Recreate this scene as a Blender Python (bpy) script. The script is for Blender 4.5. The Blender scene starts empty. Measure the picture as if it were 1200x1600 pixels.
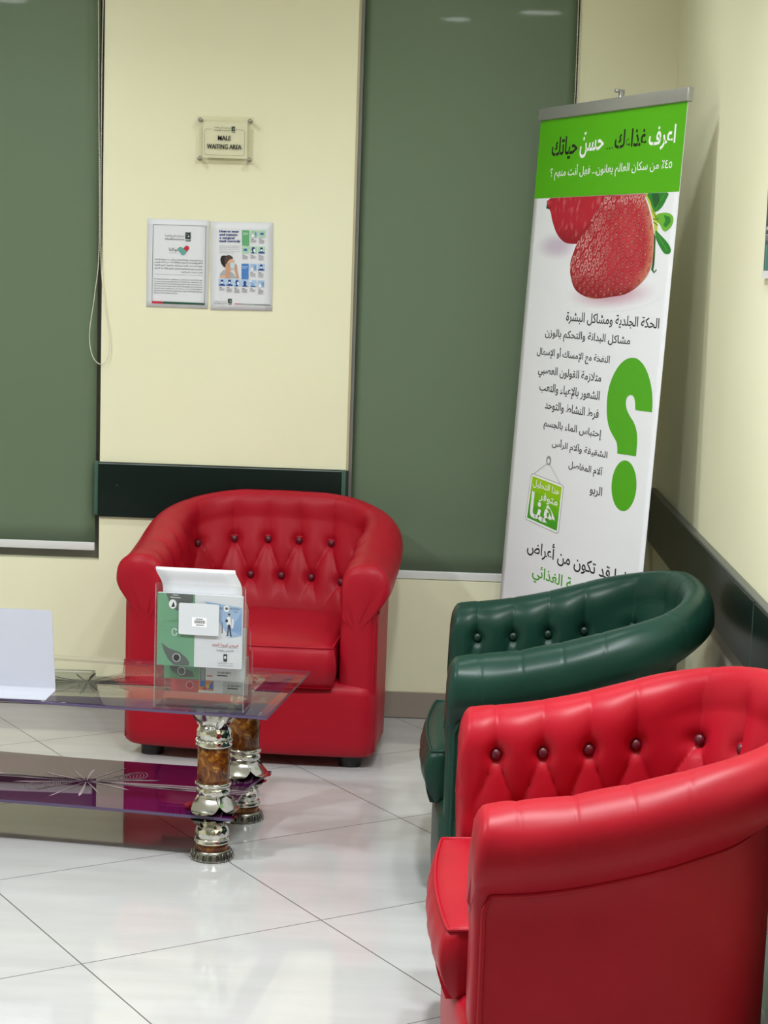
import bpy, bmesh, math, random
import numpy as np
from mathutils import Vector, Matrix, noise
random.seed(7)
SC = bpy.context.scene
COL = SC.collection
PI = math.pi

# ------------------------------------------------------------------ camera
CAM_POS = Vector((0.0, -6.3085, 1.5623))
RIGHT = Vector((0.9990511, 0.03000281, 0.03157089))
UP = Vector((-0.03524988, 0.13127226, 0.99071945))
FWD = Vector((-0.02557999, 0.99089224, -0.1322053))
cd = bpy.data.cameras.new('camera')
cam = bpy.data.objects.new('camera', cd); COL.objects.link(cam)
cd.sensor_fit = 'HORIZONTAL'; cd.sensor_width = 36.0; cd.lens = 2888.09 * 36.0 / 1200.0
cd.clip_start = 0.05
m3 = Matrix((RIGHT, UP, -FWD)).transposed()
cam.matrix_world = Matrix.Translation(CAM_POS) @ m3.to_4x4()
SC.camera = cam

# ------------------------------------------------------------------ light and exposure
SC.view_settings.view_transform = 'Standard'
SC.view_settings.look = 'None'
SC.view_settings.exposure = 0.0
SC.view_settings.gamma = 1.0
SC.view_settings.use_curve_mapping = False
w = bpy.data.worlds.new('world'); SC.world = w; w.use_nodes = True
w.node_tree.nodes['Background'].inputs[0].default_value = (0.9, 0.95, 1.0, 1)
w.node_tree.nodes['Background'].inputs[1].default_value = 0.0
SC.cycles.transparent_max_bounces = 48
CEIL = 2.80
LAMPS = [(-2.14, -2.93, 54), (0.02, -3.15, 38), (0.45, -2.82, 17), (-1.55, -1.05, 7.5), (0.0, -1.0, 4), (-1.2, -5.4, 3)]  # lamp nearest the right window is an added fill for the upper right wall
for i, (x, y, pw) in enumerate(LAMPS):
    ld = bpy.data.lights.new('downlight', 'AREA'); ld.shape = 'DISK'; ld.size = 0.17
    ld.energy = pw; ld.color = (0.95, 1.0, 1.035); ld.spread = math.radians(162)
    lo = bpy.data.objects.new('downlight_lamp', ld); COL.objects.link(lo); lo.location = (x, y, CEIL - 0.012)

# ------------------------------------------------------------------ materials
def srgb(r, g, b):
    def f(c):
        c /= 255.0
        return c / 12.92 if c <= 0.04045 else ((c + 0.055) / 1.055) ** 2.4
    return (f(r), f(g), f(b), 1.0)
MATS = {}
def mat(name, col, rough=0.5, metal=0.0, spec=0.5, coat=0.0, coat_rough=0.1, sheen=0.0):
    if name in MATS: return MATS[name]
    m = bpy.data.materials.new(name); m.use_nodes = True
    b = m.node_tree.nodes['Principled BSDF']
    b.inputs['Base Color'].default_value = col
    b.inputs['Roughness'].default_value = rough
    b.inputs['Metallic'].default_value = metal
    b.inputs['Specular IOR Level'].default_value = spec
    b.inputs['Coat Weight'].default_value = coat
    b.inputs['Coat Roughness'].default_value = coat_rough
    MATS[name] = m
    return m
def nd(m, t, **kw):
    n = m.node_tree.nodes.new(t)
    for k, v in kw.items(): setattr(n, k, v)
    return n
def lk(m, a, b): m.node_tree.links.new(a, b)
def bump(m, scale, strength, dist=0.001, detail=3.0, kind='noise', coord='Object'):
    b = m.node_tree.nodes['Principled BSDF']
    tc = nd(m, 'ShaderNodeTexCoord')
    if kind == 'noise':
        t = nd(m, 'ShaderNodeTexNoise'); t.inputs['Detail'].default_value = detail; out = t.outputs['Fac']
    else:
        t = nd(m, 'ShaderNodeTexVoronoi'); out = t.outputs['Distance']
    t.inputs['Scale'].default_value = scale
    lk(m, tc.outputs[coord], t.inputs['Vector'])
    bp = nd(m, 'ShaderNodeBump'); bp.inputs['Strength'].default_value = strength; bp.inputs['Distance'].default_value = dist
    lk(m, out, bp.inputs['Height']); lk(m, bp.outputs['Normal'], b.inputs['Normal'])
    return t
def mottle(m, c1, c2, scale, detail=4.0, lo=0.35, hi=0.65):
    b = m.node_tree.nodes['Principled BSDF']
    tc = nd(m, 'ShaderNodeTexCoord'); t = nd(m, 'ShaderNodeTexNoise')
    t.inputs['Scale'].default_value = scale; t.inputs['Detail'].default_value = detail
    lk(m, tc.outputs['Object'], t.inputs['Vector'])
    r = nd(m, 'ShaderNodeValToRGB')
    r.color_ramp.elements[0].position = lo; r.color_ramp.elements[0].color = c1
    r.color_ramp.elements[1].position = hi; r.color_ramp.elements[1].color = c2
    lk(m, t.outputs['Fac'], r.inputs['Fac']); lk(m, r.outputs['Color'], b.inputs['Base Color'])
    return r
def glass(name, tint, gloss_rough=0.02, ior=1.5, gcol=(1, 1, 1, 1), alpha=0.0, body=(1, 1, 1, 1)):
    """thin clear sheet: tinted transmission plus a Fresnel reflection, with an optional share of opaque paint"""
    m = bpy.data.materials.new(name); m.use_nodes = True
    nt = m.node_tree; nt.nodes.clear()
    out = nd(m, 'ShaderNodeOutputMaterial'); tr = nd(m, 'ShaderNodeBsdfTransparent'); gl = nd(m, 'ShaderNodeBsdfGlossy')
    fr = nd(m, 'ShaderNodeFresnel'); geo = nd(m, 'ShaderNodeNewGeometry'); io = nd(m, 'ShaderNodeMapRange'); mx = nd(m, 'ShaderNodeMixShader')
    tr.inputs['Color'].default_value = tint; gl.inputs['Color'].default_value = gcol
    gl.inputs['Roughness'].default_value = gloss_rough; io.inputs['To Min'].default_value = ior; io.inputs['To Max'].default_value = 1.0 / ior   # same reflectance on both faces of the sheet
    lk(m, geo.outputs['Backfacing'], io.inputs['Value']); lk(m, io.outputs[0], fr.inputs['IOR'])
    src = tr.outputs[0]
    if alpha > 0:
        df = nd(m, 'ShaderNodeBsdfDiffuse'); df.inputs['Color'].default_value = body
        m2 = nd(m, 'ShaderNodeMixShader'); m2.inputs[0].default_value = alpha
        lk(m, tr.outputs[0], m2.inputs[1]); lk(m, df.outputs[0], m2.inputs[2]); src = m2.outputs[0]
    lk(m, fr.outputs[0], mx.inputs[0]); lk(m, src, mx.inputs[1]); lk(m, gl.outputs[0], mx.inputs[2])
    lk(m, mx.outputs[0], out.inputs['Surface'])
    MATS[name] = m
    return m

# walls: matte-satin cream paint
WALL = mat('cream_wall_paint', srgb(234, 229, 198), 0.45, spec=0.35)
mottle(WALL, srgb(238, 235, 203), srgb(242, 239, 209), 1.3)
tcw = bump(WALL, 90, 0.05, 0.001)
CEILM = mat('ceiling_white', srgb(232, 230, 222), 0.8)
# floor: polished porcelain tiles laid on the diagonal with dark joints
FLOOR = mat('polished_tile', srgb(214, 208, 202), 0.07, spec=0.75)
def build_floor_mat(m):
    b = m.node_tree.nodes['Principled BSDF']
    geo = nd(m, 'ShaderNodeNewGeometry')
    TH, GX, GY, S = 0.5843, -0.9163, -3.2345, 0.6146
    masks = []
    for ax in ((math.cos(TH), math.sin(TH)), (-math.sin(TH), math.cos(TH))):
        dt = nd(m, 'ShaderNodeVectorMath', operation='DOT_PRODUCT'); lk(m, geo.outputs['Position'], dt.inputs[0])
        dt.inputs[1].default_value = (ax[0] / S, ax[1] / S, 0)
        off = nd(m, 'ShaderNodeMath', operation='SUBTRACT'); lk(m, dt.outputs['Value'], off.inputs[0])
        off.inputs[1].default_value = (GX * ax[0] + GY * ax[1]) / S - 0.5
        fr = nd(m, 'ShaderNodeMath', operation='FRACT'); lk(m, off.outputs[0], fr.inputs[0])
        sb = nd(m, 'ShaderNodeMath', operation='SUBTRACT'); lk(m, fr.outputs[0], sb.inputs[0]); sb.inputs[1].default_value = 0.5
        ab = nd(m, 'ShaderNodeMath', operation='ABSOLUTE'); lk(m, sb.outputs[0], ab.inputs[0])
        lt = nd(m, 'ShaderNodeMath', operation='LESS_THAN'); lk(m, ab.outputs[0], lt.inputs[0]); lt.inputs[1].default_value = 0.0014 / S
        masks.append(lt)
    mxm = nd(m, 'ShaderNodeMath', operation='MAXIMUM'); lk(m, masks[0].outputs[0], mxm.inputs[0]); lk(m, masks[1].outputs[0], mxm.inputs[1])
    no = nd(m, 'ShaderNodeTexNoise'); no.inputs['Scale'].default_value = 2.2; no.inputs['Detail'].default_value = 5
    mp = nd(m, 'ShaderNodeMapping'); mp.inputs['Scale'].default_value = (1, 5, 1); mp.inputs['Rotation'].default_value = (0, 0, 0.3)
    lk(m, geo.outputs['Position'], mp.inputs['Vector']); lk(m, mp.outputs[0], no.inputs['Vector'])
    rp = nd(m, 'ShaderNodeValToRGB')
    rp.color_ramp.elements[0].position = 0.35; rp.color_ramp.elements[0].color = srgb(186, 185, 185)
    rp.color_ramp.elements[1].position = 0.65; rp.color_ramp.elements[1].color = srgb(194, 193, 193)
    lk(m, no.outputs['Fac'], rp.inputs['Fac'])
    mix = nd(m, 'ShaderNodeMix', data_type='RGBA'); lk(m, mxm.outputs[0], mix.inputs['Factor'])
    lk(m, rp.outputs['Color'], mix.inputs[6]); mix.inputs[7].default_value = srgb(62, 56, 52)
    lk(m, mix.outputs[2], b.inputs['Base Color'])
    r2 = nd(m, 'ShaderNodeMath', operation='MULTIPLY_ADD'); lk(m, mxm.outputs[0], r2.inputs[0]); r2.inputs[1].default_value = 0.5; r2.inputs[2].default_value = 0.06
    lk(m, r2.outputs[0], b.inputs['Roughness'])
build_floor_mat(FLOOR)

def leather(name, c1, c2, rough):
    m = mat(name, c1, rough, spec=0.22)
    mottle(m, c1, c2, 5.0)
    bump(m, 420, 0.12, 0.0006, 2.0)
    return m
RED = leather('red_leather', srgb(160, 14, 34), srgb(168, 19, 38), 0.42)
GREEN = leather('dark_green_leather', srgb(20, 52, 43), srgb(25, 58, 48), 0.36)
RBUT = mat('maroon_button', srgb(92, 24, 38), 0.4)
GBUT = mat('green_button', srgb(20, 44, 36), 0.35)
BLACKP = mat('black_plastic', srgb(28, 27, 28), 0.5)
ALU = mat('brushed_aluminium', srgb(172, 172, 170), 0.38, metal=0.55)
GREYF = mat('grey_window_frame', srgb(122, 120, 116), 0.45)
WHITEBAR = mat('white_bar', srgb(222, 222, 222), 0.4)
BLIND = mat('green_blind_fabric', srgb(101, 119, 95), 0.5, spec=0.4, coat=0.13, coat_rough=0.03)
BEAD = mat('cream_beads', srgb(226, 222, 206), 0.35)
RAIL = mat('dark_green_laminate', srgb(15, 28, 25), 0.28, spec=0.22)
RAILEDGE = mat('green_edging', srgb(58, 92, 78), 0.35)
SKIRT = mat('taupe_skirting_tile', srgb(152, 140, 128), 0.25)
PALEGREEN = mat('pale_green_panel', srgb(160, 192, 166), 0.4)
WHITEP = mat('white_paper', srgb(228, 229, 236), 0.6)
CHROME = mat('hammered_silver', srgb(214, 212, 206), 0.13, metal=1.0)
bump(CHROME, 75, 0.55, 0.004, kind='voronoi')
CHROMES = mat('polished_silver', srgb(220, 218, 212), 0.14, metal=1.0)
ANTIQ = mat('antique_pewter', srgb(150, 148, 142), 0.3, metal=1.0)
DARKG = mat('dark_groove', srgb(34, 33, 32), 0.6)
BURL = mat('burl_lacquer', srgb(120, 70, 24), 0.18, spec=0.5)
def build_burl(m):
    b = m.node_tree.nodes['Principled BSDF']
    tc = nd(m, 'ShaderNodeTexCoord'); n1 = nd(m, 'ShaderNodeTexNoise'); n1.inputs['Scale'].default_value = 26; n1.inputs['Detail'].default_value = 4
    n1.inputs['Distortion'].default_value = 2.2
    lk(m, tc.outputs['Object'], n1.inputs['Vector'])
    r = nd(m, 'ShaderNodeValToRGB'); e = r.color_ramp.elements
    e[0].position = 0.36; e[0].color = srgb(62, 28, 10); e[1].position = 0.74; e[1].color = srgb(172, 128, 40)
    q = e.new(0.47); q.color = srgb(100, 50, 16); q = e.new(0.57); q.color = srgb(122, 70, 20)
    lk(m, n1.outputs['Fac'], r.inputs['Fac']); lk(m, r.outputs['Color'], b.inputs['Base Color'])
build_burl(BURL)
GLASS = glass('clear_glass', (0.94, 0.95, 0.95, 1), 0.01, 1.36)
GEDGE = mat('purple_glass_edge', srgb(86, 74, 106), 0.15)
ACRY = glass('clear_acrylic', (0.95, 0.955, 0.955, 1), 0.02, 1.49)
ACRYE = glass('acrylic_edge', (0.78, 0.80, 0.82, 1), 0.05, 1.6, alpha=0.25, body=(0.75, 0.78, 0.82, 1))
PURPG = glass('purple_painted_glass', (0.10, 0.02, 0.10, 1), 0.015, 1.52, alpha=0.55, body=srgb(92, 22, 82))
PURPB = glass('purple_band_glass', (0.16, 0.05, 0.18, 1), 0.02, 1.06, alpha=0.94, body=srgb(44, 14, 54))
PATD = glass('plum_petal_print', (0.25, 0.16, 0.26, 1), 0.02, 1.06, alpha=0.8, body=srgb(44, 26, 46))
PATL = mat('frosted_petal_print', srgb(168, 150, 160), 0.4)
def flat(name, r, g, b, rough=0.45): return mat(name, srgb(r, g, b), rough, spec=0.3)
INK = flat('black_ink', 24, 24, 26)
INKG = flat('grey_ink', 105, 105, 112)
WHI = flat('white_print', 246, 247, 250)
BGRN = flat('banner_green', 84, 176, 8)
BWHT = flat('banner_white', 240, 241, 247, 0.45)
QGRN = flat('question_green', 80, 170, 26)

# ------------------------------------------------------------------ mesh helpers
class MB:
    """collects shapes into one mesh; every face keeps a material index"""
    def __init__(s): s.v = []; s.f = []; s.mi = []; s.sm = []; s.mats = []
    def mid(s, m):
        if m not in s.mats: s.mats.append(m)
        return s.mats.index(m)
    def add(s, vs, fs, m, smooth=False):
        o = len(s.v); s.v += [tuple(v) for v in vs]; k = s.mid(m)
        for f in fs: s.f.append([o + i for i in f]); s.mi.append(k); s.sm.append(smooth)
    def box(s, a, b, m, M=None):
        (x0, y0, z0), (x1, y1, z1) = a, b
        vs = [Vector(p) for p in ((x0, y0, z0), (x1, y0, z0), (x1, y1, z0), (x0, y1, z0), (x0, y0, z1), (x1, y0, z1), (x1, y1, z1), (x0, y1, z1))]
        if M is not None: vs = [M @ v for v in vs]
        s.add(vs, [(0, 3, 2, 1), (4, 5, 6, 7), (0, 1, 5, 4), (1, 2, 6, 5), (2, 3, 7, 6), (3, 0, 4, 7)], m)
    def rbox(s, a, b, r, m, seg=3, M=None):
        """box with rounded edges"""
        bm = bmesh.new(); bmesh.ops.create_cube(bm, size=1)
        c = [(a[i] + b[i]) / 2 for i in range(3)]; d = [b[i] - a[i] for i in range(3)]
        for v in bm.verts: v.co = Vector([c[i] + v.co[i] * d[i] for i in range(3)])
        bmesh.ops.bevel(bm, geom=list(bm.edges), offset=r, segments=seg, profile=0.5, affect='EDGES')
        bm.verts.index_update()
        vs = [v.co.copy() for v in bm.verts]
        if M is not None: vs = [M @ v for v in vs]
        s.add(vs, [[v.index for v in f.verts] for f in bm.faces], m, True); bm.free()
    def lathe(s, prof, m, c=(0, 0, 0), n=32, cap=True):
        vs = []; fs = []
        for r, z in prof:
            for i in range(n): vs.append((c[0] + r * math.cos(2 * PI * i / n), c[1] + r * math.sin(2 * PI * i / n), c[2] + z))
        for k in range(len(prof) - 1):
            for i in range(n):
                j = (i + 1) % n; fs.append((k * n + i, k * n + j, (k + 1) * n + j, (k + 1) * n + i))
        if cap: fs.append(list(range(n))[::-1]); fs.append([(len(prof) - 1) * n + i for i in range(n)])
        s.add(vs, fs, m, True)
    def tube(s, pts, r, m, n=8, closed=False):
        pts = [Vector(p) for p in pts]; N = len(pts); vs = []; fs = []; up = None
        for i, p in enumerate(pts):
            a = pts[(i - 1) % N] if (closed or i > 0) else p; b = pts[(i + 1) % N] if (closed or i < N - 1) else p
            t = (b - a).normalized()
            if up is None: up = Vector((0, 0, 1)) if abs(t.z) < 0.9 else Vector((1, 0, 0))
            x = t.cross(up).normalized(); up = x.cross(t).normalized()
            rr = r[i] if isinstance(r, (list, tuple)) else r
            for k in range(n): vs.append(p + x * rr * math.cos(2 * PI * k / n) + up * rr * math.sin(2 * PI * k / n))
        for i in range(N if closed else N - 1):
            for k in range(n):
                a0 = i * n + k; a1 = i * n + (k + 1) % n; j = (i + 1) % N
                fs.append((a0, a1, j * n + (k + 1) % n, j * n + k))
        if not closed: fs.append(list(range(n))[::-1]); fs.append([(N - 1) * n + k for k in range(n)])
        s.add(vs, fs, m, True)
    def ball(s, c, r, m, u=10, v=6, sc=(1, 1, 1), M=None):
        vs = []; fs = []
        for j in range(v + 1):
            th = PI * j / v
            for i in range(u):
                ph = 2 * PI * i / u
                p = Vector((r * sc[0] * math.sin(th) * math.cos(ph), r * sc[1] * math.sin(th) * math.sin(ph), r * sc[2] * math.cos(th)))
                if M is not None: p = M @ p
                vs.append(p + Vector(c))
        for j in range(v):
            for i in range(u):
                k = (i + 1) % u; fs.append((j * u + i, (j + 1) * u + i, (j + 1) * u + k, j * u + k))
        s.add(vs, fs, m, True)
    def poly(s, pts, m): s.add(pts, [list(range(len(pts)))], m)
    def grid(s, fn, nu, nv, m, smooth=True, closed_u=False):
        vs = [fn(i / nu, j / nv) for j in range(nv + 1) for i in range(nu + (0 if closed_u else 1))]
        W_ = nu if closed_u else nu + 1; fs = []
        for j in range(nv):
            for i in range(nu):
                k = (i + 1) % W_ if closed_u else i + 1
                fs.append((j * W_ + i, j * W_ + k, (j + 1) * W_ + k, (j + 1) * W_ + i))
        s.add(vs, fs, m, smooth)
    def obj(s, name, parent=None, loc=None, clean=False):
        me = bpy.data.meshes.new(name); me.from_pydata(s.v, [], s.f)
        for m in s.mats: me.materials.append(m)
        me.polygons.foreach_set('material_index', s.mi); me.polygons.foreach_set('use_smooth', s.sm)
        me.update()
        if clean:
            bm = bmesh.new(); bm.from_mesh(me); bmesh.ops.remove_doubles(bm, verts=bm.verts, dist=1e-5)
            bmesh.ops.recalc_face_normals(bm, faces=bm.faces); bm.to_mesh(me); bm.free()
        o = bpy.data.objects.new(name, me); COL.objects.link(o)
        if parent is not None: o.parent = parent
        if loc is not None: o.location = loc
        return o
def tag(o, label, cat, group=None):
    o['label'] = label; o['category'] = cat
    if group: o['group'] = group
    return o
def thing(name, label, cat, loc=(0, 0, 0), rz=0.0, group=None):
    o = bpy.data.objects.new(name, None); COL.objects.link(o); o.empty_display_size = 0.05
    o.location = loc; o.rotation_euler = (0, 0, rz)
    return tag(o, label, cat, group)
def struct(o): o['kind'] = 'structure'; return o

# ------------------------------------------------------------------ lettering
AR = {}
def _t(ch, iso, both): AR[ch] = (iso, both)
_tbl = 'ءFE80:0 آFE81:1 أFE83:1 ؤFE85:1 إFE87:1 ئFE89:2 اFE8D:1 بFE8F:2 ةFE93:1 تFE95:2 ثFE99:2 جFE9D:2 حFEA1:2 خFEA5:2 دFEA9:1 ذFEAB:1 رFEAD:1 زFEAF:1 سFEB1:2 شFEB5:2 صFEB9:2 ضFEBD:2 طFEC1:2 ظFEC5:2 عFEC9:2 غFECD:2 فFED1:2 قFED5:2 كFED9:2 لFEDD:2 مFEE1:2 نFEE5:2 هFEE9:2 وFEED:1 ىFEEF:1 يFEF1:2'
for _e in _tbl.split(): AR[_e[0]] = (int(_e[1:5], 16), int(_e[6]))
LAMALEF = {'آ': 0xFEF5, 'أ': 0xFEF7, 'إ': 0xFEF9, 'ا': 0xFEFB}
def shape_ar(t):
    """joins Arabic letters and returns them in drawing order, left to right"""
    out = []; i = 0
    def joins_next(c): return c in AR and AR[c][1] == 2
    while i < len(t):
        c = t[i]
        if c not in AR: out.append(c); i += 1; continue
        prev = i > 0 and joins_next(t[i - 1])
        if c == 'ل' and i + 1 < len(t) and t[i + 1] in LAMALEF:
            out.append(chr(LAMALEF[t[i + 1]] + (1 if prev else 0))); i += 2; continue
        nxt = i + 1 < len(t) and t[i + 1] in AR and AR[t[i + 1]][1] > 0
        iso, k = AR[c]
        if k == 2: code = iso + (3 if prev and nxt else 2 if nxt else 1 if prev else 0)
        elif k == 1: code = iso + (1 if prev else 0)
        else: code = iso
        out.append(chr(code)); i += 1
    return ''.join(out[::-1])
TEXTCACHE = {}
def text_geo(s, off=0.0, res=3):
    k = (s, off, res)
    if k in TEXTCACHE: return TEXTCACHE[k]
    c = bpy.data.curves.new('lettering', 'FONT'); c.body = s; c.resolution_u = res; c.offset = off
    o = bpy.data.objects.new('lettering', c); COL.objects.link(o)
    dg = bpy.context.evaluated_depsgraph_get(); dg.update()
    me = bpy.data.meshes.new_from_object(o.evaluated_get(dg))
    v = np.array([x.co[:2] for x in me.vertices]) if len(me.vertices) else np.zeros((1, 2)); f = [list(p.vertices) for p in me.polygons]
    COL.objects.unlink(o); bpy.data.objects.remove(o); bpy.data.curves.remove(c); bpy.data.meshes.remove(me)
    TEXTCACHE[k] = (v, f)
    return v, f
class Page:
    """a flat printed surface: maps (u right, v up) in metres onto a plane"""
    def __init__(s, O, U, V, lift=0.0002):
        s.O = Vector(O); s.U = Vector(U).normalized(); s.V = Vector(V).normalized(); s.N = s.U.cross(s.V); s.lift = lift; s.mb = MB(); s.k = 1.0
    def P(s, u, v, l=1): return s.O + s.U * (u * s.k) + s.V * (v * s.k) + s.N * (s.lift * l)
    def poly(s, pts, m, l=1):
        # ear-clip through bmesh so concave outlines fill well
        from mathutils.geometry import tessellate_polygon
        tri = tessellate_polygon([[Vector((p[0], p[1], 0)) for p in pts]])
        fs = []
        for t in tri:
            a, b, c = [Vector(pts[i]) for i in t]
            fs.append(t if (b - a).cross(c - a) > 0 else (t[0], t[2], t[1]))
        s.mb.add([s.P(p[0], p[1], l) for p in pts], fs, m)
    def rect(s, u0, v0, u1, v1, m, l=1): s.poly([(u0, v0), (u1, v0), (u1, v1), (u0, v1)], m, l)
    def ell(s, u, v, ru, rv, m, l=1, n=24, a0=0, a1=2 * PI): s.poly([(u + ru * math.cos(a0 + (a1 - a0) * i / n), v + rv * math.sin(a0 + (a1 - a0) * i / n)) for i in range(n)], m, l)
    def line(s, pts, w_, m, l=1):
        for (a, b) in zip(pts[:-1], pts[1:]):
            d = Vector((b[0] - a[0], b[1] - a[1])); 
            if d.length < 1e-9: continue
            d.normalize(); n = Vector((-d.y, d.x)) * w_ / 2; e = d * w_ * 0.3
            s.poly([(a[0] - e.x - n.x, a[1] - e.y - n.y), (b[0] + e.x - n.x, b[1] + e.y - n.y), (b[0] + e.x + n.x, b[1] + e.y + n.y), (a[0] - e.x + n.x, a[1] - e.y + n.y)], m, l)
    def rrect(s, u0, v0, u1, v1, r, m, l=1, n=5):
        pts = []
        for cx, cy, a in ((u1 - r, v0 + r, -PI / 2), (u1 - r, v1 - r, 0), (u0 + r, v1 - r, PI / 2), (u0 + r, v0 + r, PI)):
            for i in range(n + 1): pts.append((cx + r * math.cos(a + PI / 2 * i / n), cy + r * math.sin(a + PI / 2 * i / n)))
        s.poly(pts, m, l)
    def frame(s, u0, v0, u1, v1, w_, m, l=1): s.line([(u0, v0), (u1, v0), (u1, v1), (u0, v1), (u0, v0)], w_, m, l)
    def text(s, t, box, m, l=2, off=0.0, ar=False, shear=0.0, warp=None):
        """fits the lettering into box = (u0, u1, v0, v1)"""
        if ar: t = shape_ar(t)
        v, f = text_geo(t, off)
        lo = v.min(0); sz = np.maximum(v.max(0) - lo, 1e-6)
        q = (v - lo) / sz
        pts = []
        for a, b in q:
            if warp: pts.append(s.P(*warp(a, b), l)); continue
            pts.append(s.P(box[0] + a * (box[1] - box[0]), box[2] + b * (box[3] - box[2]) + shear * a, l))
        s.mb.add(pts, f, m)
    def line_text(s, t, u0, v0, h, m, l=2, off=0.0, ar=False, right=None, width=None, bold=0):
        """baseline lettering of cap height h, natural width unless width is given"""
        if ar: t = shape_ar(t)
        v, f = text_geo(t, off, 2); k = h / 0.7
        x0, x1 = v[:, 0].min(), v[:, 0].max(); kx = k if width is None else width / (x1 - x0)
        ox = u0 if right is None else right - (x1 - x0) * kx
        for du in ((0.0,) if not bold else (-bold, bold)):
            s.mb.add([s.P(ox + du + (a - x0) * kx, v0 + b * k, l + (0.3 if du > 0 else 0)) for a, b in v], f, m)
def zmap(u0, v0, u1, v1): pass

# ================================================================== THE SETTING
XR = 0.765; XL = -4.2; YF = -8.6
b = MB(); b.box((XL, YF, -0.05), (XR + 0.12, 0.15, 0.0), FLOOR); struct(b.obj('floor'))
b = MB(); b.box((XL, YF, CEIL), (XR + 0.12, 0.15, CEIL + 0.08), CEILM); ceil_o = struct(b.obj('ceiling'))
LENS = mat('downlight_lens', (0.9, 0.9, 0.9, 1), 0.4); _p = LENS.node_tree.nodes['Principled BSDF']
_p.inputs['Emission Color'].default_value = (0.97, 1, 1, 1); _p.inputs['Emission Strength'].default_value = 30.0
for (lx, ly, lp) in LAMPS:  # the added fill lamp gets a lens and ring too
    b = MB(); b.lathe([(0.085, 0.0), (0.085, -0.004)], LENS, (lx, ly, CEIL), 32); b.obj('downlight_lens', ceil_o)['kind'] = 'structure'
    b = MB(); b.lathe([(0.086, 0.0), (0.086, -0.010), (0.105, -0.008), (0.108, 0.0)], CEILM, (lx, ly, CEIL), 32, False); b.obj('downlight_ring', ceil_o)['kind'] = 'structure'
W1 = (-2.45, -1.148, 0.516); W2 = (-0.298, 0.438, 0.487)   # window openings: x from, x to, sill height
b = MB()
b.box((XL, 0, 0), (W1[0], 0.14, CEIL), WALL); b.box((W1[1], 0, 0), (W2[0], 0.14, CEIL), WALL); b.box((W2[1], 0, 0), (XR, 0.14, CEIL), WALL)
b.box((W1[0], 0, 0), (W1[1], 0.14, W1[2]), WALL); b.box((W2[0], 0, 0), (W2[1], 0.14, W2[2]), WALL)
b.box((W1[0], 0, 2.70), (W1[1], 0.14, CEIL), WALL); b.box((W2[0], 0, 2.70), (W2[1], 0.14, CEIL), WALL)
struct(b.obj('wall_back'))
b = MB(); b.box((XR, YF, 0), (XR + 0.12, 0.14, CEIL), WALL); struct(b.obj('wall_right'))
b = MB(); b.box((XL - 0.12, YF, 0), (XL, 0.14, CEIL), WALL); struct(b.obj('wall_left'))
b = MB(); b.box((XL, YF - 0.12, 0), (XR, YF, CEIL), WALL); struct(b.obj('wall_front'))
# windows: dark pane and grey aluminium frame set back behind the blinds
PANE = glass('dark_window_glass', (0.25, 0.27, 0.27, 1), 0.01, 1.5)
for n, (x0, x1, z0) in enumerate((W1, W2)):
    b = MB(); yb = 0.055
    b.box((x0, yb, z0), (x0 + 0.04, yb + 0.05, 2.70), GREYF); b.box((x1 - 0.04, yb, z0), (x1, yb + 0.05, 2.70), GREYF)
    b.box((x0 + 0.04, yb, z0), (x1 - 0.04, yb + 0.05, z0 + 0.045), GREYF); b.box((x0 + 0.04, yb, 2.65), (x1 - 0.04, yb + 0.05, 2.70), GREYF)
    fr = struct(b.obj('window_%d' % (n + 1)))
    b = MB(); b.box((x0 + 0.04, yb + 0.02, z0 + 0.045), (x1 - 0.04, yb + 0.026, 2.65), PANE)
    p = b.obj('pane', fr); p['kind'] = 'structure'
# plaster bead and grey jamb strip of the right hand window
b = MB(); b.box((-0.298, -0.003, 0.487), (-0.290, 0.03, 2.70), mat('beige_bead', srgb(186, 176, 142), 0.5)); b.box((-0.290, 0.004, 0.487), (-0.279, 0.03, 2.70), GREYF)
struct(b.obj('trim_1'))
# dark green chair rail: back wall between the windows, and the right wall
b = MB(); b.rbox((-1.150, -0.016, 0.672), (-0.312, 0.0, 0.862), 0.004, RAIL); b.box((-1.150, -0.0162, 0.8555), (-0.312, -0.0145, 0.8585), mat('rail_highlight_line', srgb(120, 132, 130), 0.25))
b.rbox((-0.312, -0.016, 0.674), (-0.297, 0.0, 0.862), 0.002, RAILEDGE); b.box((-0.297, -0.012, 0.674), (-0.288, 0.0, 0.860), mat('rail_shadow_gap', srgb(26, 34, 32), 0.5))
b.rbox((-1.166, -0.010, 0.676), (-1.150, 0.0, 0.864), 0.004, RAILEDGE)
b.lathe([(0.0045, 0), (0.003, 0.002)], DARKG, n=10); 
k = len(b.v) - 20
for i in range(20):
    x, y, z = b.v[k + i]; b.v[k + i] = (-1.085 + x, -0.0165 - z * 0.3, 0.782 + y)
struct(b.obj('trim_2'))
b = MB(); b.rbox((XR - 0.02, -6.2, 0.652), (XR, -0.001, 0.828), 0.006, RAIL)
b.rbox((XR - 0.023, -6.2, 0.828), (XR, -0.001, 0.837), 0.003, mat('rail_top_edge', srgb(70, 74, 72), 0.35))
struct(b.obj('trim_3'))
b = MB(); b.box((XR - 0.0206, -2.118, 0.658), (XR - 0.019, -2.114, 0.826), mat('rail_joint', srgb(70, 92, 84), 0.4)); struct(b.obj('trim_4'))
b = MB(); b.box((XL, -0.012, 0.0), (XR, 0.0, 0.092), SKIRT); b.box((XL, -0.0125, 0.0), (XR, -0.010, 0.0022), DARKG); struct(b.obj('baseboard_back'))
b = MB(); b.box((XR - 0.012, -2.2, 0.0), (XR, -0.012, 0.092), SKIRT); struct(b.obj('baseboard_right'))
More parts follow.
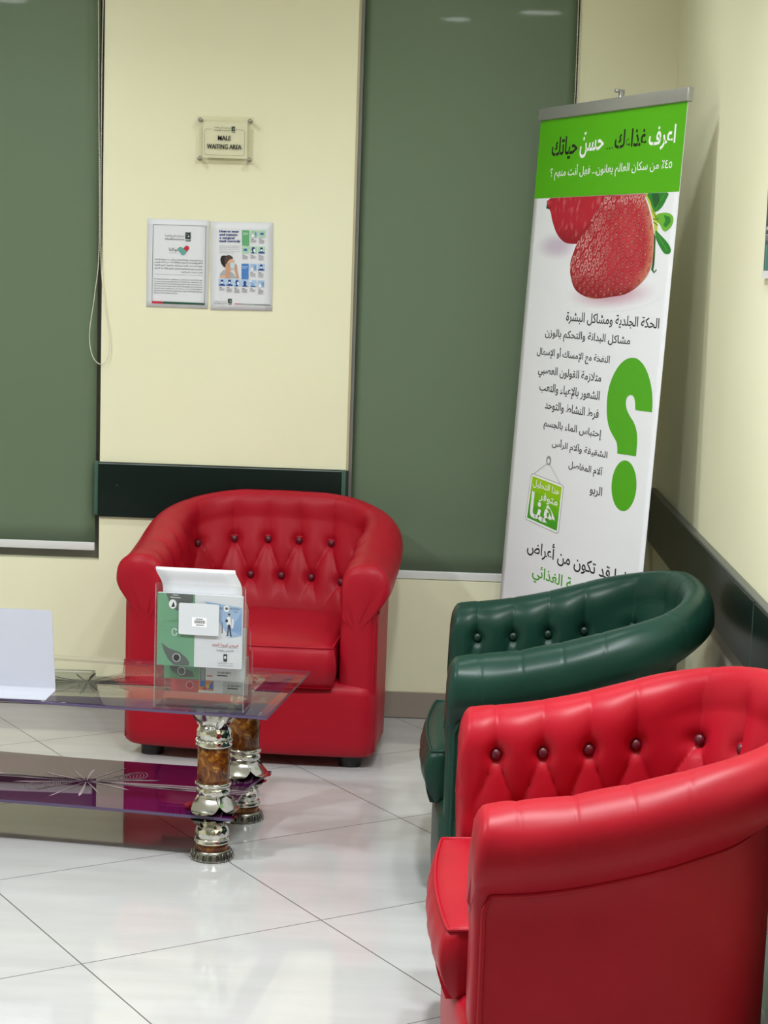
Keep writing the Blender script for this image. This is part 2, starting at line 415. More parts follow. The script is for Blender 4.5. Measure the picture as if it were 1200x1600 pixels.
b = MB(); b.box((XR - 0.014, -3.6, 0.0), (XR, -2.2, 0.285), PALEGREEN); struct(b.obj('trim_5'))

# ------------------------------------------------------------------ roller blinds
def blind(x0, x1, zb, ztop, label, chain, bar_h=0.028):
    t = thing('roller_blind', label, 'blind', ((x0 + x1) / 2, 0.02, zb), 0, 'green roller blinds at the windows')
    hw = (x1 - x0) / 2; H = ztop - zb
    m = MB()
    m.grid(lambda a, c: Vector((-hw + 2 * hw * a, 0.0004 * math.sin(a * 9), bar_h * 0.8 + (H - 0.03 - bar_h * 0.8) * c)), 24, 30, BLIND)
    o = m.obj('blind_fabric', t); sm = o.modifiers.new('thickness', 'SOLIDIFY'); sm.thickness = 0.0012
    m = MB(); m.rbox((-hw, -0.009, 0), (hw, 0.006, bar_h), 0.003, WHITEBAR); m.obj('bottom_bar', t)
    m = MB(); m.lathe([(0.022, -hw), (0.022, hw)], WHITEBAR, n=20)
    m.v = [(z, y, x + H - 0.02) for x, y, z in m.v]; m.obj('roller_tube', t)
    m = MB()
    for path in chain:
        pts = [Vector((x - (x0 + x1) / 2, -0.032, z - zb)) for x, z in path]
        # smooth the path, then string beads along it
        sp = []
        for i in range(len(pts) - 1):
            p0 = pts[max(i - 1, 0)]; p1 = pts[i]; p2 = pts[i + 1]; p3 = pts[min(i + 2, len(pts) - 1)]
            for k in range(12):
                q = k / 12; sp.append(0.5 * ((2 * p1) + (p2 - p0) * q + (2 * p0 - 5 * p1 + 4 * p2 - p3) * q * q + (3 * p1 - p0 - 3 * p2 + p3) * q ** 3))
        sp.append(pts[-1]); m.tube(sp, 0.0007, BEAD, 5)
        acc = 0; last = sp[0]; m.ball(last, 0.0023, BEAD, 6, 4)
        for a, c in zip(sp[:-1], sp[1:]):
            L = (c - a).length; d = 0
            while acc + (L - d) >= 0.0062:
                d += 0.0062 - acc; acc = 0; m.ball(a.lerp(c, d / L), 0.0023, BEAD, 6, 4)
            acc += L - d
    m.obj('bead_chain', t)
    return t
blind(-2.43, -1.166, 0.548, 2.69, 'dark green roller blind over the left window, with a long looped cream bead chain', [[(-1.172, 2.64), (-1.168, 2.408), (-1.163, 2.095), (-1.1565, 1.606), (-1.170, 1.433), (-1.186, 1.303), (-1.176, 1.227), (-1.147, 1.197), (-1.119, 1.229), (-1.119, 1.305), (-1.137, 1.413), (-1.1505, 1.585), (-1.154, 2.095), (-1.152, 2.408), (-1.150, 2.64)]])
blind(-0.279, 0.431, 0.489, 2.69, 'dark green roller blind over the window behind the tall banner', [[(0.424, 2.64), (0.427, 2.45), (0.429, 2.16), (0.428, 1.70), (0.424, 1.40), (0.432, 1.36), (0.440, 1.40), (0.437, 1.70), (0.436, 2.16), (0.435, 2.45), (0.435, 2.64)]])

# ================================================================== ARMCHAIRS
CA, CB, CY0, CYF = 0.345, 0.213, 0.055, -0.310      # arm centre line, back depth, start of the curve, arm fronts
def path_samples(N):
    pts = [Vector((CA, CYF + (CY0 - CYF) * i / 200, 0)) for i in range(200)]
    for i in range(801):
        a = PI * i / 800; e = 0.88
        ca, sa = math.cos(a), math.sin(a)
        pts.append(Vector((CA * math.copysign(abs(ca) ** e, ca), CY0 + CB * abs(sa) ** e, 0)))
    pts += [Vector((-CA, CY0 - (CY0 - CYF) * i / 200, 0)) for i in range(1, 201)]
    L = [0]
    for a, c in zip(pts[:-1], pts[1:]): L.append(L[-1] + (c - a).length)
    out = []; j = 0
    for i in range(N + 1):
        s = L[-1] * i / N
        while j < len(L) - 2 and L[j + 1] < s: j += 1
        q = (s - L[j]) / max(L[j + 1] - L[j], 1e-9)
        out.append((pts[j].lerp(pts[j + 1], q), s))
    res = []
    for i in range(N + 1):
        a = out[max(i - 2, 0)][0]; c = out[min(i + 2, N)][0]; t = (c - a).normalized()
        res.append((out[i][0], Vector((t.y, -t.x, 0)), out[i][1]))
    return res, L[-1]
NS = 420
def sstep(a, c, x):
    t = min(max((x - a) / (c - a), 0), 1); return t * t * (3 - 2 * t)
PATH, PLEN = path_samples(NS)
INL = [0.0]                                        # length along the inner face
for _a, _c in zip(PATH[:-1], PATH[1:]): INL.append(INL[-1] + (1.06 - 0.06 * sstep(0.17, 0.30, min(_c[2], PLEN - _c[2]) / PLEN)) * ((_c[0] - _c[1] * 0.08) - (_a[0] - _a[1] * 0.08)).length)
LIN = INL[-1]
NB = 14; S0 = 0.054; SP = (LIN - 2 * S0) / (NB - 1)
def inl(s): return INL[min(max(int(round(s / PLEN * NS)), 0), NS)]
def top_h(s):
    u = s / PLEN; u = min(u, 1 - u)               # 0 arm front .. 0.5 back centre
    return 0.645 + 0.138 * sstep(0.0, 0.43, u)
def back_f(s):
    u = s / PLEN; u = min(u, 1 - u); return sstep(0.17, 0.36, u)
def zu(s): return 0.564 + 0.064 * (top_h(s) - 0.645) / 0.138
def inner_d(s, z):
    h = top_h(s); f = back_f(s); return -0.062 + 0.050 * f - 0.090 * f * min(max((h - z - 0.05) / 0.34, 0), 1)
NI, NT, NO = 52, 30, 12
def profile(s):
    """cross section of the padded wall: inner face, rolled top, roll underside, outer panel, bottom; (d outward, z, tuft weight)"""
    h = top_h(s); pr = []; f = back_f(s); do = 0.088 - 0.026 * f; dp = 0.050 - 0.075 * f
    zt = h - 0.078
    for i in range(NI):
        z = 0.20 + (zt - 0.20) * i / NI
        pr.append([inner_d(s, z), z])
    di = inner_d(s, zt)
    for i in range(NT + 1):                       # rolled top
        a = PI * (1 - i / NT); cx = (di + do) / 2; rx = (do - di) / 2
        ca, sa = math.cos(a), math.sin(a)
        pr.append([cx + rx * math.copysign(abs(ca) ** 0.82, ca), zt + 0.078 * abs(sa) ** 0.80])
    for i in range(1, NO + 1):                    # down the outside of the roll to the seam
        q = i / NO; pr.append([do - (do - dp - 0.004) * q ** 1.6, zt - 0.062 * q])
    pr.append([dp, zt - 0.067])
    zs = zt - 0.067
    for i in range(1, 9): pr.append([dp - 0.003 * i / 8, zs + (0.048 - zs) * i / 8])
    pr.append([dp - 0.02, 0.041]); pr.append([-0.04 - 0.06 * f, 0.041]); pr.append([-0.058 - 0.06 * f, 0.056])
    return pr
def gcre(x): return abs(math.sin(PI * x)) ** 0.42
def tuft(s, z, over):
    """puffed diamonds between the buttons; returns outward bulge (positive) in metres"""
    si = inl(s); c = (si - S0) / SP; r = (zu(s) - z) / 0.118
    e = sstep(-0.02, 0.05, si) * sstep(-0.02, 0.05, LIN - si)
    if r >= 0:
        G = gcre(c + r / 2) * gcre(c - r / 2)
        if r > 1: G = G + (1 - G) * sstep(1.0, 1.75, r)
    else:
        g = gcre(c); G = g * g
        f = sstep(0.1, 1.75, -r + over); G = G + (1 - G) * f
    v = 0.015 * (G - 0.45)
    for rr, ph in ((0, 0), (1, 0.5)):
        cc = c - ph; dc = (cc - round(cc)) * SP
        lim = -0.4 <= round(cc) <= (NB - 1 if ph == 0 else NB - 2) + 0.1
        if lim:
            d2 = dc * dc + ((r - rr) * 0.118) ** 2
            v -= 0.018 * math.exp(-d2 / (2 * 0.013 ** 2))
    return v * e
def make_armchair(label, leath, but, loc, rz, group='leather tub armchairs'):
    t = thing('armchair', label, 'armchair', loc, rz, group)
    # ---- padded wall: arms and back in one wrap-around shell
    m = MB(); rows = []
    for (p, n, s) in PATH:
        pr = profile(s); K = len(pr); row = []
        for i, (d, z) in enumerate(pr):
            a = pr[max(i - 1, 0)]; c = pr[min(i + 1, K - 1)]
            tx, tz = c[0] - a[0], c[1] - a[1]; L = math.hypot(tx, tz) or 1
            nx, nz = -tz / L, tx / L                # outward from the padding
            if i <= NI + NT * 0.75:
                if i <= NI: zz, over = z, 0.0
                else: zz = z; over = 0.9 * (i - NI) / NT * 1.6
                v = tuft(s, zz, over) if i > 3 else 0
                v *= 1 - sstep(NI + NT * 0.45, NI + NT * 0.75, i)
                d += nx * v; z += nz * v
            if NI < i < NI + NT + NO:                # pleats carried over the roll, slight hand-made unevenness
                cq = (inl(s) - S0) / SP - 0.10 * (i - NI - NT * 0.5) / NT; dq = (cq - round(cq)) * SP
                gv = -0.0011 * math.exp(-(dq / 0.0032) ** 2) * sstep(NI, NI + NT * 0.4, i) * sstep(NI + NT + NO, NI + NT * 0.9, i) * sstep(0.02, 0.06, inl(s)) * sstep(0.02, 0.06, LIN - inl(s))
                d += nx * gv; z += nz * gv
                q = noise.noise(Vector((s * 9, i * 0.12, 3.1))) * 0.0016
                d += nx * q; z += nz * q
            row.append(p + n * d + Vector((0, 0, z)))
        rows.append(row)
    K = len(rows[0])
    vs = [v for r in rows for v in r]; fs = []
    for j in range(NS):
        for i in range(K):
            k = (i + 1) % K; fs.append((j * K + i, (j + 1) * K + i, (j + 1) * K + k, j * K + k))
    m.add(vs, fs, leath, True)
    # padded arm fronts with pleats gathered below the roll
    for end in (0, NS):
        base = rows[end]; p, n, s = PATH[end]
        cen = sum(base, Vector()) / K; cen.z = 0.42
        gp = p + n * 0.052 + Vector((0, 0, 0.498)); rings = [base]
        steps = ((0.985, 0.007), (0.94, 0.013), (0.86, 0.017), (0.7, 0.020), (0.45, 0.022), (0.15, 0.023))
        for f, fwd in steps:
            ring = []
            for q in base:
                w_ = cen + (q - cen) * f
                # keep the outline shape: shrink mainly across the width
                w_.z = q.z + (cen.z - q.z) * (1 - f) * 0.9
                dv = w_ - gp; up = dv.z; dist = math.hypot((dv @ n) if False else dv.dot(n), up)
                ang = math.atan2(up, -dv.dot(n))
                pl = 0.0
                if up > -0.03: pl = 0.0060 * abs(math.sin(ang * 4.0)) ** 0.5 * sstep(0.012, 0.05, dist) * (1 - sstep(0.13, 0.2, dist))
                ring.append(Vector((w_.x, w_.y - fwd - pl * min(1, (1 - f) * 6), w_.z)))
            rings.append(ring)
        vs = [v for r in rings for v in r]; fs = []
        for j in range(len(rings) - 1):
            for i in range(K):
                k = (i + 1) % K
                f = (j * K + i, j * K + k, (j + 1) * K + k, (j + 1) * K + i)
                fs.append(f if end == 0 else f[::-1])
        last = [(len(rings) - 1) * K + i for i in range(K)]
        fs.append(last if end == 0 else last[::-1])
        m.add(vs, fs, leath, True)
    m.obj('upholstered_back', t, clean=True)
    # ---- base with a bowed front
    m = MB()
    HW = 0.397
    def base_pt(x, y, z): return Vector((x, y, z))
    prof = [(0.012, 0.041), (0.002, 0.054), (0, 0.09), (0, 0.16), (0, 0.235), (0.004, 0.258), (0.018, 0.272)]
    def ring(ins, z):
        out = []; hw = HW - ins; n_ = 40
        for i in range(n_ + 1):
            x = -hw + 2 * hw * i / n_; q = x / hw
            y = -0.337 + ins - 0.026 * (1 - abs(q) ** 2.4) + 0.02 * sstep(0.93, 1.0, abs(q))
            out.append(Vector((x, y, z)))
        out.append(Vector((hw, -0.20, z))); out.append(Vector((hw - 0.05, 0.06, z))); out.append(Vector((-hw + 0.05, 0.06, z))); out.append(Vector((-hw, -0.20, z)))
        return out
    rg = [ring(*q) for q in prof]; K2 = len(rg[0]); vs = [v for r in rg for v in r]; fs = []
    for j in range(len(rg) - 1):
        for i in range(K2): k = (i + 1) % K2; fs.append((j * K2 + i, j * K2 + k, (j + 1) * K2 + k, (j + 1) * K2 + i))
    fs.append(list(range(K2))[::-1]); fs.append([(len(rg) - 1) * K2 + i for i in range(K2)])
    m.add(vs, fs, leath, True); m.obj('seat_base', t)
    # ---- seat cushion
    m = MB()
    hx, yf, yb, z0, z1 = 0.266, -0.366, 0.15, 0.262, 0.390
    def cush(a, c, top):
        # a, c in -1..1
        x = hx * a; y = (yf + yb) / 2 + (yb - yf) / 2 * c
        y -= 0.018 * (1 - a * a) * (1 if c < 0 else 0.3) * abs(c)
        crown = (1 - a ** 4) * (1 - c ** 4)
        z = (z1 + 0.026 * crown + 0.018 * (c + 1) / 2) if top else z0
        return Vector((x, y, z))
    n_ = 22
    def lin(i): return -1 + 2 * i / n_
    m.grid(lambda u, v: cush(-1 + 2 * u, -1 + 2 * v, True), n_, n_, leath)
    m.grid(lambda u, v: cush(1 - 2 * u, -1 + 2 * v, False), n_, n_, leath)
    edge = [(-1 + 2 * i / n_, -1) for i in range(n_)] + [(1, -1 + 2 * i / n_) for i in range(n_)] + [(1 - 2 * i / n_, 1) for i in range(n_)] + [(-1, 1 - 2 * i / n_) for i in range(n_)]
    E_ = len(edge)
    def side(u, v):
        a, c = edge[int(round(u * E_)) % E_]
        t0 = cush(a, c, False); t1 = cush(a, c, True); q = t0.lerp(t1, v)
        bl = 0.016 * math.sin(PI * v) ** 0.8
        nx = Vector((a if abs(a) > 0.999 else 0, c if abs(c) > 0.999 else 0, 0))
        if nx.length > 0: nx.normalize()
        q += nx * bl * (1.3 if c < -0.999 else 0.5)
        if c < -0.999: q.y += 0.012 * (1 - v) + 0.0022 * math.sin(a * 17) * math.sin(PI * v)
        return q
    m.grid(side, E_, 8, leath, closed_u=True)
    cu = m.obj('seat_cushion', t, clean=True)
    m = MB(); pts = [cush(1, -1 + 2 * i / n_, True) for i in range(n_, -1, -1)] + [cush(1 - 2 * i / n_, -1, True) for i in range(1, n_ + 1)] + [cush(-1, -1 + 2 * i / n_, True) for i in range(1, n_ + 1)]
    m.tube(pts, 0.0038, leath, 6); m.obj('cushion_piping', cu)
    # ---- welt along the seam under the roll and down the arm fronts
    m = MB(); pts = []
    def seam(i, dz=0):
        p, n, s = PATH[i]; return p + n * (0.0525 - 0.075 * back_f(s)) + Vector((0, 0, top_h(s) - 0.144 + dz))
    p0, n0, s0 = PATH[0]; p1, n1, s1 = PATH[NS]
    for z in (0.06, 0.12, 0.2, 0.28, 0.36, 0.44, 0.474): pts.append(p0 + n0 * 0.0495 + Vector((0, -0.002, z)))
    pts += [seam(i) for i in range(3, NS - 2, 3)]
    for z in (0.474, 0.44, 0.36, 0.28, 0.2, 0.12, 0.06): pts.append(p1 + n1 * 0.0495 + Vector((0, -0.002, z)))
    m.tube(pts, 0.0052, leath, 7); m.obj('piping', t)
    # ---- covered buttons, two rows
    m0 = None
    for row, cnt in ((0, NB), (1, NB - 1)):
        for k in range(cnt):
            sv = S0 + SP * (k + 0.5 * row); i = min(range(NS + 1), key=lambda q_: abs(INL[q_] - sv)); p, n, s = PATH[i]
            z = zu(s) - 0.118 * row; d = inner_d(s, z) + 0.0225
            nn = -n
            if m0 is None:
                mb_ = MB(); mb_.ball((0, 0, 0), 0.0118, but, 12, 8, (0.62, 1, 1)); m0 = mb_.obj('button', t); o = m0; o['label'] = 'dark covered button pulled into the leather'
            else:
                o = m0.copy(); COL.objects.link(o); o.parent = t
            o.location = p + n * (d - 0.011) + Vector((0, 0, z)); o.rotation_euler = (0, 0, math.atan2(nn.y, nn.x))
    # ---- feet
    f0 = None
    for x, y in ((-0.318, -0.270), (0.318, -0.270), (-0.25, 0.12), (0.25, 0.12)):
        if f0 is None:
            mb_ = MB(); mb_.lathe([(0.034, 0), (0.036, 0.004), (0.036, 0.037), (0.038, 0.0425)], BLACKP, n=24); f0 = mb_.obj('foot', t); o = f0; o['label'] = 'round black plastic foot'
        else: o = f0.copy(); COL.objects.link(o); o.parent = t
        o.location = (x, y, 0)
    return t
D = math.radians
chair_far = make_armchair('red buttoned leather tub armchair against the back wall, beyond the glass table', RED, RBUT, (-0.520, -0.347, 0), D(-5.3))
def copy_chair(src, loc, rz, label):
    c = src.copy(); COL.objects.link(c); c.location = loc; c.rotation_euler = (0, 0, rz); c['label'] = label
    for ch in list(src.children):
        d = ch.copy(); COL.objects.link(d); d.parent = c
        for g in list(ch.children):
            e = g.copy(); COL.objects.link(e); e.parent = d
    return c
copy_chair(chair_far, (0.417, -2.860, 0), D(-88.8), 'red buttoned leather tub armchair in the right foreground, turned sideways and nearest of the three')
make_armchair('dark green buttoned leather tub armchair between the banner and the foreground red armchair', GREEN, GBUT, (0.392, -1.650, 0), D(-91.0))

# ================================================================== COFFEE TABLE
TT = D(-7.4)
T = thing('coffee_table', 'low two tier glass coffee table with purple bands on silver and burl legs', 'coffee table', (-0.925, -1.375, 0), TT)
HX, HY = 0.566, 0.279
m = MB(); m.rbox((-HX, -HY, 0.4055), (HX, HY, 0.4145), 0.0022, GLASS, 2); top = m.obj('glass_top', T)
# polished coloured rim of the top
m = MB()
for a, c in (((-HX, -HY), (HX, -HY)), ((HX, -HY), (HX, HY)), ((HX, HY), (-HX, HY)), ((-HX, HY), (-HX, -HY))):
    dx, dy = c[0] - a[0], c[1] - a[1]; L = math.hypot(dx, dy); nx, ny = dy / L, -dx / L
    o_ = [(a[0] + nx * 0.0004, a[1] + ny * 0.0004), (c[0] + nx * 0.0004, c[1] + ny * 0.0004)]
    m.add([(o_[0][0], o_[0][1], 0.4072), (o_[1][0], o_[1][1], 0.4072), (o_[1][0], o_[1][1], 0.4130), (o_[0][0], o_[0][1], 0.4130)], [(0, 1, 2, 3)], GEDGE)
m.obj('polished_rim', top)
# painted decoration under the top: purple bands and a plum starburst
def decor(z, petal, ring_m, flipz=1, band=None, long_m=None, sx=1.0):
    pg = Page((0, 0, z), (1, 0, 0), (0, 1, 0), 0.0004 * flipz)
    if band:
        for (u0, v0, u1, v1) in band[1]: pg.rect(u0, v0, u1, v1, band[0], 0)
    for ang, L, w_ in ((67, 0.170, 0.0042), (97, 0.120, 0.0070), (124, 0.115, 0.0045), (158, 0.15, 0.007), (176, 0.30, 0.007), (196, 0.20, 0.008), (253, 0.175, 0.0042), (280, 0.147, 0.0070), (303, 0.130, 0.0045), (338, 0.15, 0.007), (356, 0.30, 0.007), (16, 0.20, 0.008)):
        a = D(ang); ca, sa = math.cos(a), math.sin(a); L *= sx
        pts = []
        for q, ww in ((0.06, 0.15), (0.3, 0.55), (0.65, 1.0), (0.9, 0.7), (1.0, 0.0), (0.9, -0.35), (0.6, -0.3), (0.3, -0.2), (0.06, -0.15)):
            pts.append((ca * L * q - sa * w_ * ww, sa * L * q + ca * w_ * ww))
        pg.poly(pts, petal, 1)
    for sgn in (1, -1):                       # long sweeping ribbons to both ends
        for k in (0, 1, 2):
            top_ = []; bot = []
            for i in range(15):
                q = i / 14; x = sgn * (0.03 + 0.47 * q); y = sgn * (0.012 * k - 0.012) * q + 0.012 * (k - 1) * math.sin(PI * q)
                w_ = 0.0022 + 0.0035 * math.sin(PI * q)
                top_.append((x, y + w_)); bot.append((x, y - w_))
            pg.poly(top_ + bot[::-1], long_m or petal, 1)
        for k in range(14):                   # strings of thin rings
            q_ = k / 13; cx = sgn * (0.035 + 0.085 * q_); cy = sgn * (0.020 + 0.062 * q_); r = 0.008 + 0.036 * q_
            pts = [(cx + r * 0.62 * math.cos(2 * PI * i / 20), cy + r * math.sin(2 * PI * i / 20)) for i in range(21)]
            pg.line(pts, 0.0016, ring_m, 1)
    return pg.mb
BANDS = [(HX - 0.105, -HY + 0.02, HX - 0.035, HY - 0.02), (-HX + 0.035, -HY + 0.02, -HX + 0.105, HY - 0.02), (-HX + 0.105, HY - 0.04, HX - 0.105, HY - 0.004), (-0.30, -HY + 0.006, 0.13, -HY + 0.045)]
decor(0.4048, PATD, PATD, -1, (PURPB, BANDS)).obj('printed_decor', top)
# lower shelf with concave ends
m = MB()
SX, SY = 0.470, 0.236
out = []
for i in range(25): q = -1 + 2 * i / 24; out.append((SX * q, -SY + 0.012 * math.cos(q * PI / 2)))
for i in range(1, 12): q = i / 12; out.append((SX - 0.028 * math.sin(PI * q), -SY + 2 * SY * q))
for i in range(25): q = 1 - 2 * i / 24; out.append((SX * q, SY - 0.012 * math.cos(q * PI / 2)))
for i in range(1, 12): q = i / 12; out.append((-SX + 0.028 * math.sin(PI * q), SY - 2 * SY * q))
n_ = len(out); z0, z1 = 0.118, 0.126
m.add([(x, y, z0) for x, y in out] + [(x, y, z1) for x, y in out], [list(range(n_))[::-1], list(range(n_, 2 * n_))], PURPG)
m.add([(x, y, z0) for x, y in out] + [(x, y, z1) for x, y in out], [(i, (i + 1) % n_, n_ + (i + 1) % n_, n_ + i) for i in range(n_)], GEDGE)
shelf = m.obj('glass_shelf', T)
decor(0.1262, PATL, PATL, 1, None, PATL).obj('printed_decor', shelf)
# legs
def petals(m, c, r0, r1, za, zb, n, rot, material, wide=0.032, curl=0.004):
    for k in range(n):
        a = rot + 2 * PI * k / n
        def fn(u, v):
            q = v; r = r0 + (r1 - r0) * (q ** 1.7); z = za + (zb - za) * q
            if q > 0.85: r += 0.006 * (q - 0.85) / 0.15; z += curl * (q - 0.85) / 0.15 * (1 if zb < za else -1)
            wd = wide * (0.62 + 0.55 * math.sin(PI * min(q * 0.72 + 0.12, 1))) * (1 if q < 0.75 else math.sqrt(max(1 - ((q - 0.75) / 0.26) ** 2, 0.0)))
            x_ = (u - 0.5) * wd * 2; rr = r - 0.25 * abs(x_) ** 1.5 * 3 + 0.0015
            return Vector((c[0] + rr * math.cos(a) - x_ * math.sin(a), c[1] + rr * math.sin(a) + x_ * math.cos(a), z))
        m.grid(fn, 10, 14, material)
leg_src = None
for lx, ly in ((0.405, -0.182), (0.405, 0.172), (-0.405, -0.182), (-0.405, 0.172)):
    if leg_src is None:
        m = MB(); m.lathe([(0.0415, 0.024), (0.0425, 0.025), (0.0425, 0.044), (0.0415, 0.045), (0.018, 0.06), (0.018, 0.19), (0.0415, 0.206), (0.0425, 0.207), (0.0425, 0.305), (0.0415, 0.306)], BURL, n=36)
        leg = m.obj('leg', T, (lx, ly, 0)); leg_src = leg
        m = MB(); m.lathe([(0.052, 0), (0.055, 0.002), (0.0545, 0.006), (0.048, 0.022), (0.046, 0.026), (0.0435, 0.0265)], ANTIQ, n=40)
        for k in range(18):
            a = 2 * PI * k / 18
            M_ = Matrix.Rotation(a, 4, 'Z')
            pts = [M_ @ Vector((0.0518 + 0.0022 - z_ * 0.33 + 0.0015, y_, z_ + 0.013)) for y_, z_ in [(0.0058 * math.cos(2 * PI * i / 14), 0.0095 * math.sin(2 * PI * i / 14)) for i in range(14)]]
            m.tube(pts, 0.0011, ANTIQ, 5, closed=True)
            pts = [M_ @ Vector((0.0518 + 0.0012 - z_ * 0.33, y_, z_ + 0.013)) for y_, z_ in [(0.0036 * math.cos(2 * PI * i / 12), 0.0068 * math.sin(2 * PI * i / 12)) for i in range(12)]]
            m.poly(pts, DARKG)
        m.obj('foot_ring', leg)
        m = MB()
        m.lathe([(0.0435, 0.044), (0.0475, 0.046), (0.0475, 0.050), (0.044, 0.053), (0.046, 0.056), (0.044, 0.059)], CHROMES, n=36)
        m.lathe([(0.042, 0.058), (0.045, 0.066), (0.0445, 0.078), (0.038, 0.090), (0.030, 0.096), (0.027, 0.100), (0.028, 0.117)], CHROME, n=36)
        petals(m, (0, 0), 0.026, 0.060, 0.088, 0.1165, 4, -0.23, CHROMES, 0.038, 0.0)
        m.lathe([(0.027, 0.127), (0.023, 0.150), (0.026, 0.165)], CHROMES, n=30)
        petals(m, (0, 0), 0.027, 0.074, 0.180, 0.1290, 4, -0.23, CHROMES, 0.033, 0.007)
        m.lathe([(0.026, 0.163), (0.038, 0.170), (0.0445, 0.180), (0.0445, 0.190), (0.041, 0.196)], CHROME, n=36)
        m.lathe([(0.041, 0.195), (0.047, 0.199), (0.0485, 0.204), (0.047, 0.208), (0.0428, 0.2085)], CHROMES, n=36)
        m.obj('silver_lower_collar', leg)
        m = MB()
        m.lathe([(0.0428, 0.304), (0.048, 0.306), (0.0485, 0.311), (0.045, 0.315), (0.047, 0.319), (0.044, 0.323)], CHROMES, n=36)
        m.lathe([(0.042, 0.322), (0.046, 0.331), (0.0455, 0.345), (0.039, 0.357), (0.030, 0.364), (0.028, 0.370), (0.028, 0.395), (0.034, 0.4035)], CHROME, n=36)
        for k in range(22):
            a = 2 * PI * k / 22; m.ball((0.0455 * math.cos(a), 0.0455 * math.sin(a), 0.3195), 0.004, CHROMES, 6, 4)
        petals(m, (0, 0), 0.028, 0.060, 0.358, 0.4035, 4, -0.23, CHROMES, 0.038, 0.0)
        m.obj('silver_upper_collar', leg)
    else:
        l2 = leg_src.copy(); COL.objects.link(l2); l2.parent = T; l2.location = (lx, ly, 0)
        for ch in list(leg_src.children):
            d = ch.copy(); COL.objects.link(d); d.parent = l2

# ------------------------------------------------------------------ brochure holder and what it holds
TZ = 0.4148
HR = D(-6.0); HO = (-0.581, -1.683)
Hh = thing('brochure_holder', 'clear acrylic three tier brochure holder standing on the right end of the glass table', 'brochure holder', (HO[0], HO[1], TZ), HR)
HW_ = 0.117
FL = (0.112, 0.070, 0.028)            # tier floor heights, from the side near the camera to the far side
m = MB(); m.rbox((-HW_, 0, 0), (HW_, 0.0025, 0.327), 0.0008, ACRY, 2); m.obj('back_panel', Hh)
for sgn in (-1, 1):
    m = MB(); x0 = sgn * HW_ - 0.0011; x1 = sgn * HW_ + 0.0011
    o_ = [(0.0028, 0.0), (0.112, 0.0), (0.112, 0.135), (0.078, 0.150), (0.078, 0.195), (0.043, 0.215), (0.043, 0.262), (0.012, 0.285), (0.0028, 0.322)]
    n_ = len(o_)
    m.add([(x0, y, z) for y, z in o_] + [(x1, y, z) for y, z in o_], [list(range(n_)), [n_ + i for i in range(n_)][::-1]], ACRY)
    m.add([(x0, y, z) for y, z in o_] + [(x1, y, z) for y, z in o_], [(i, n_ + i, n_ + (i + 1) % n_, (i + 1) % n_) for i in range(n_)], ACRYE)
    m.obj('side_panel', Hh)
for k, (y, ztop) in enumerate(((0.040, 0.250), (0.075, 0.190), (0.110, 0.128))):
    m = MB(); m.box((-HW_ + 0.002, y, FL[k]), (HW_ - 0.002, y + 0.002, ztop), ACRY)
    m.box((-HW_ + 0.002, y - 0.034, FL[k] - 0.002), (HW_ - 0.002, y + 0.002, FL[k]), ACRY); m.obj('pocket', Hh)
m = MB(); m.box((-HW_ + 0.002, 0.003, 0.0), (HW_ - 0.002, 0.108, 0.002), ACRY); m.obj('base_plate', Hh)
pg = Page((0, -0.0004, 0), (1, 0, 0), (0, 0, 1), 0.0002)
STK = mat('frosted_sticker', srgb(206, 210, 216), 0.5)
pg.rrect(-0.055, 0.196, 0.050, 0.278, 0.005, STK, 0); pg.rect(-0.020, 0.218, 0.018, 0.242, WHI, 1)
pg.line([(-0.010, 0.238), (0.008, 0.238)], 0.0022, INKG, 2)
x = -0.014
for k in range(17):
    w_ = 0.0006 + 0.0007 * ((k * 7) % 3) / 2; pg.rect(x, 0.2265, x + w_, 0.2350, INK, 2); x += 0.0017
pg.line([(-0.009, 0.2225), (0.011, 0.2225)], 0.0022, INKG, 2)
pg.mb.obj('price_sticker', Hh)
def on_holder(name, label, cat, x0, x1, y, z0, z1, th, lean=0.0):
    t = thing(name, label, cat, (HO[0], HO[1], TZ), HR)
    return t
SEA = flat('sea_green_print', 112, 166, 132); SLATE = flat('slate_print', 92, 98, 96); SKY = flat('pale_blue_print', 164, 192, 226); REDP = flat('red_print', 196, 40, 56); ORA = flat('orange_print', 226, 140, 70); BLU = flat('blue_print', 70, 110, 190); PALE = flat('pale_page', 226, 228, 234); YEL = flat('yellow_print', 228, 196, 90)
def booklet(label, y, z0, h, cover, x0=-0.1125, x1=0.1105):
    t = thing('brochure', label, 'brochure', (HO[0], HO[1], TZ), HR, 'brochures in the acrylic holder')
    m = MB(); m.box((x0, y, z0), (x1, y + 0.010, z0 + h), PALE); m.obj('pages', t)
    pg = Page((x0, y - 0.0003, z0), (1, 0, 0), (0, 0, 1), 0.0002); cover(pg, x1 - x0, h); pg.mb.obj('printed_cover', t)
    return t
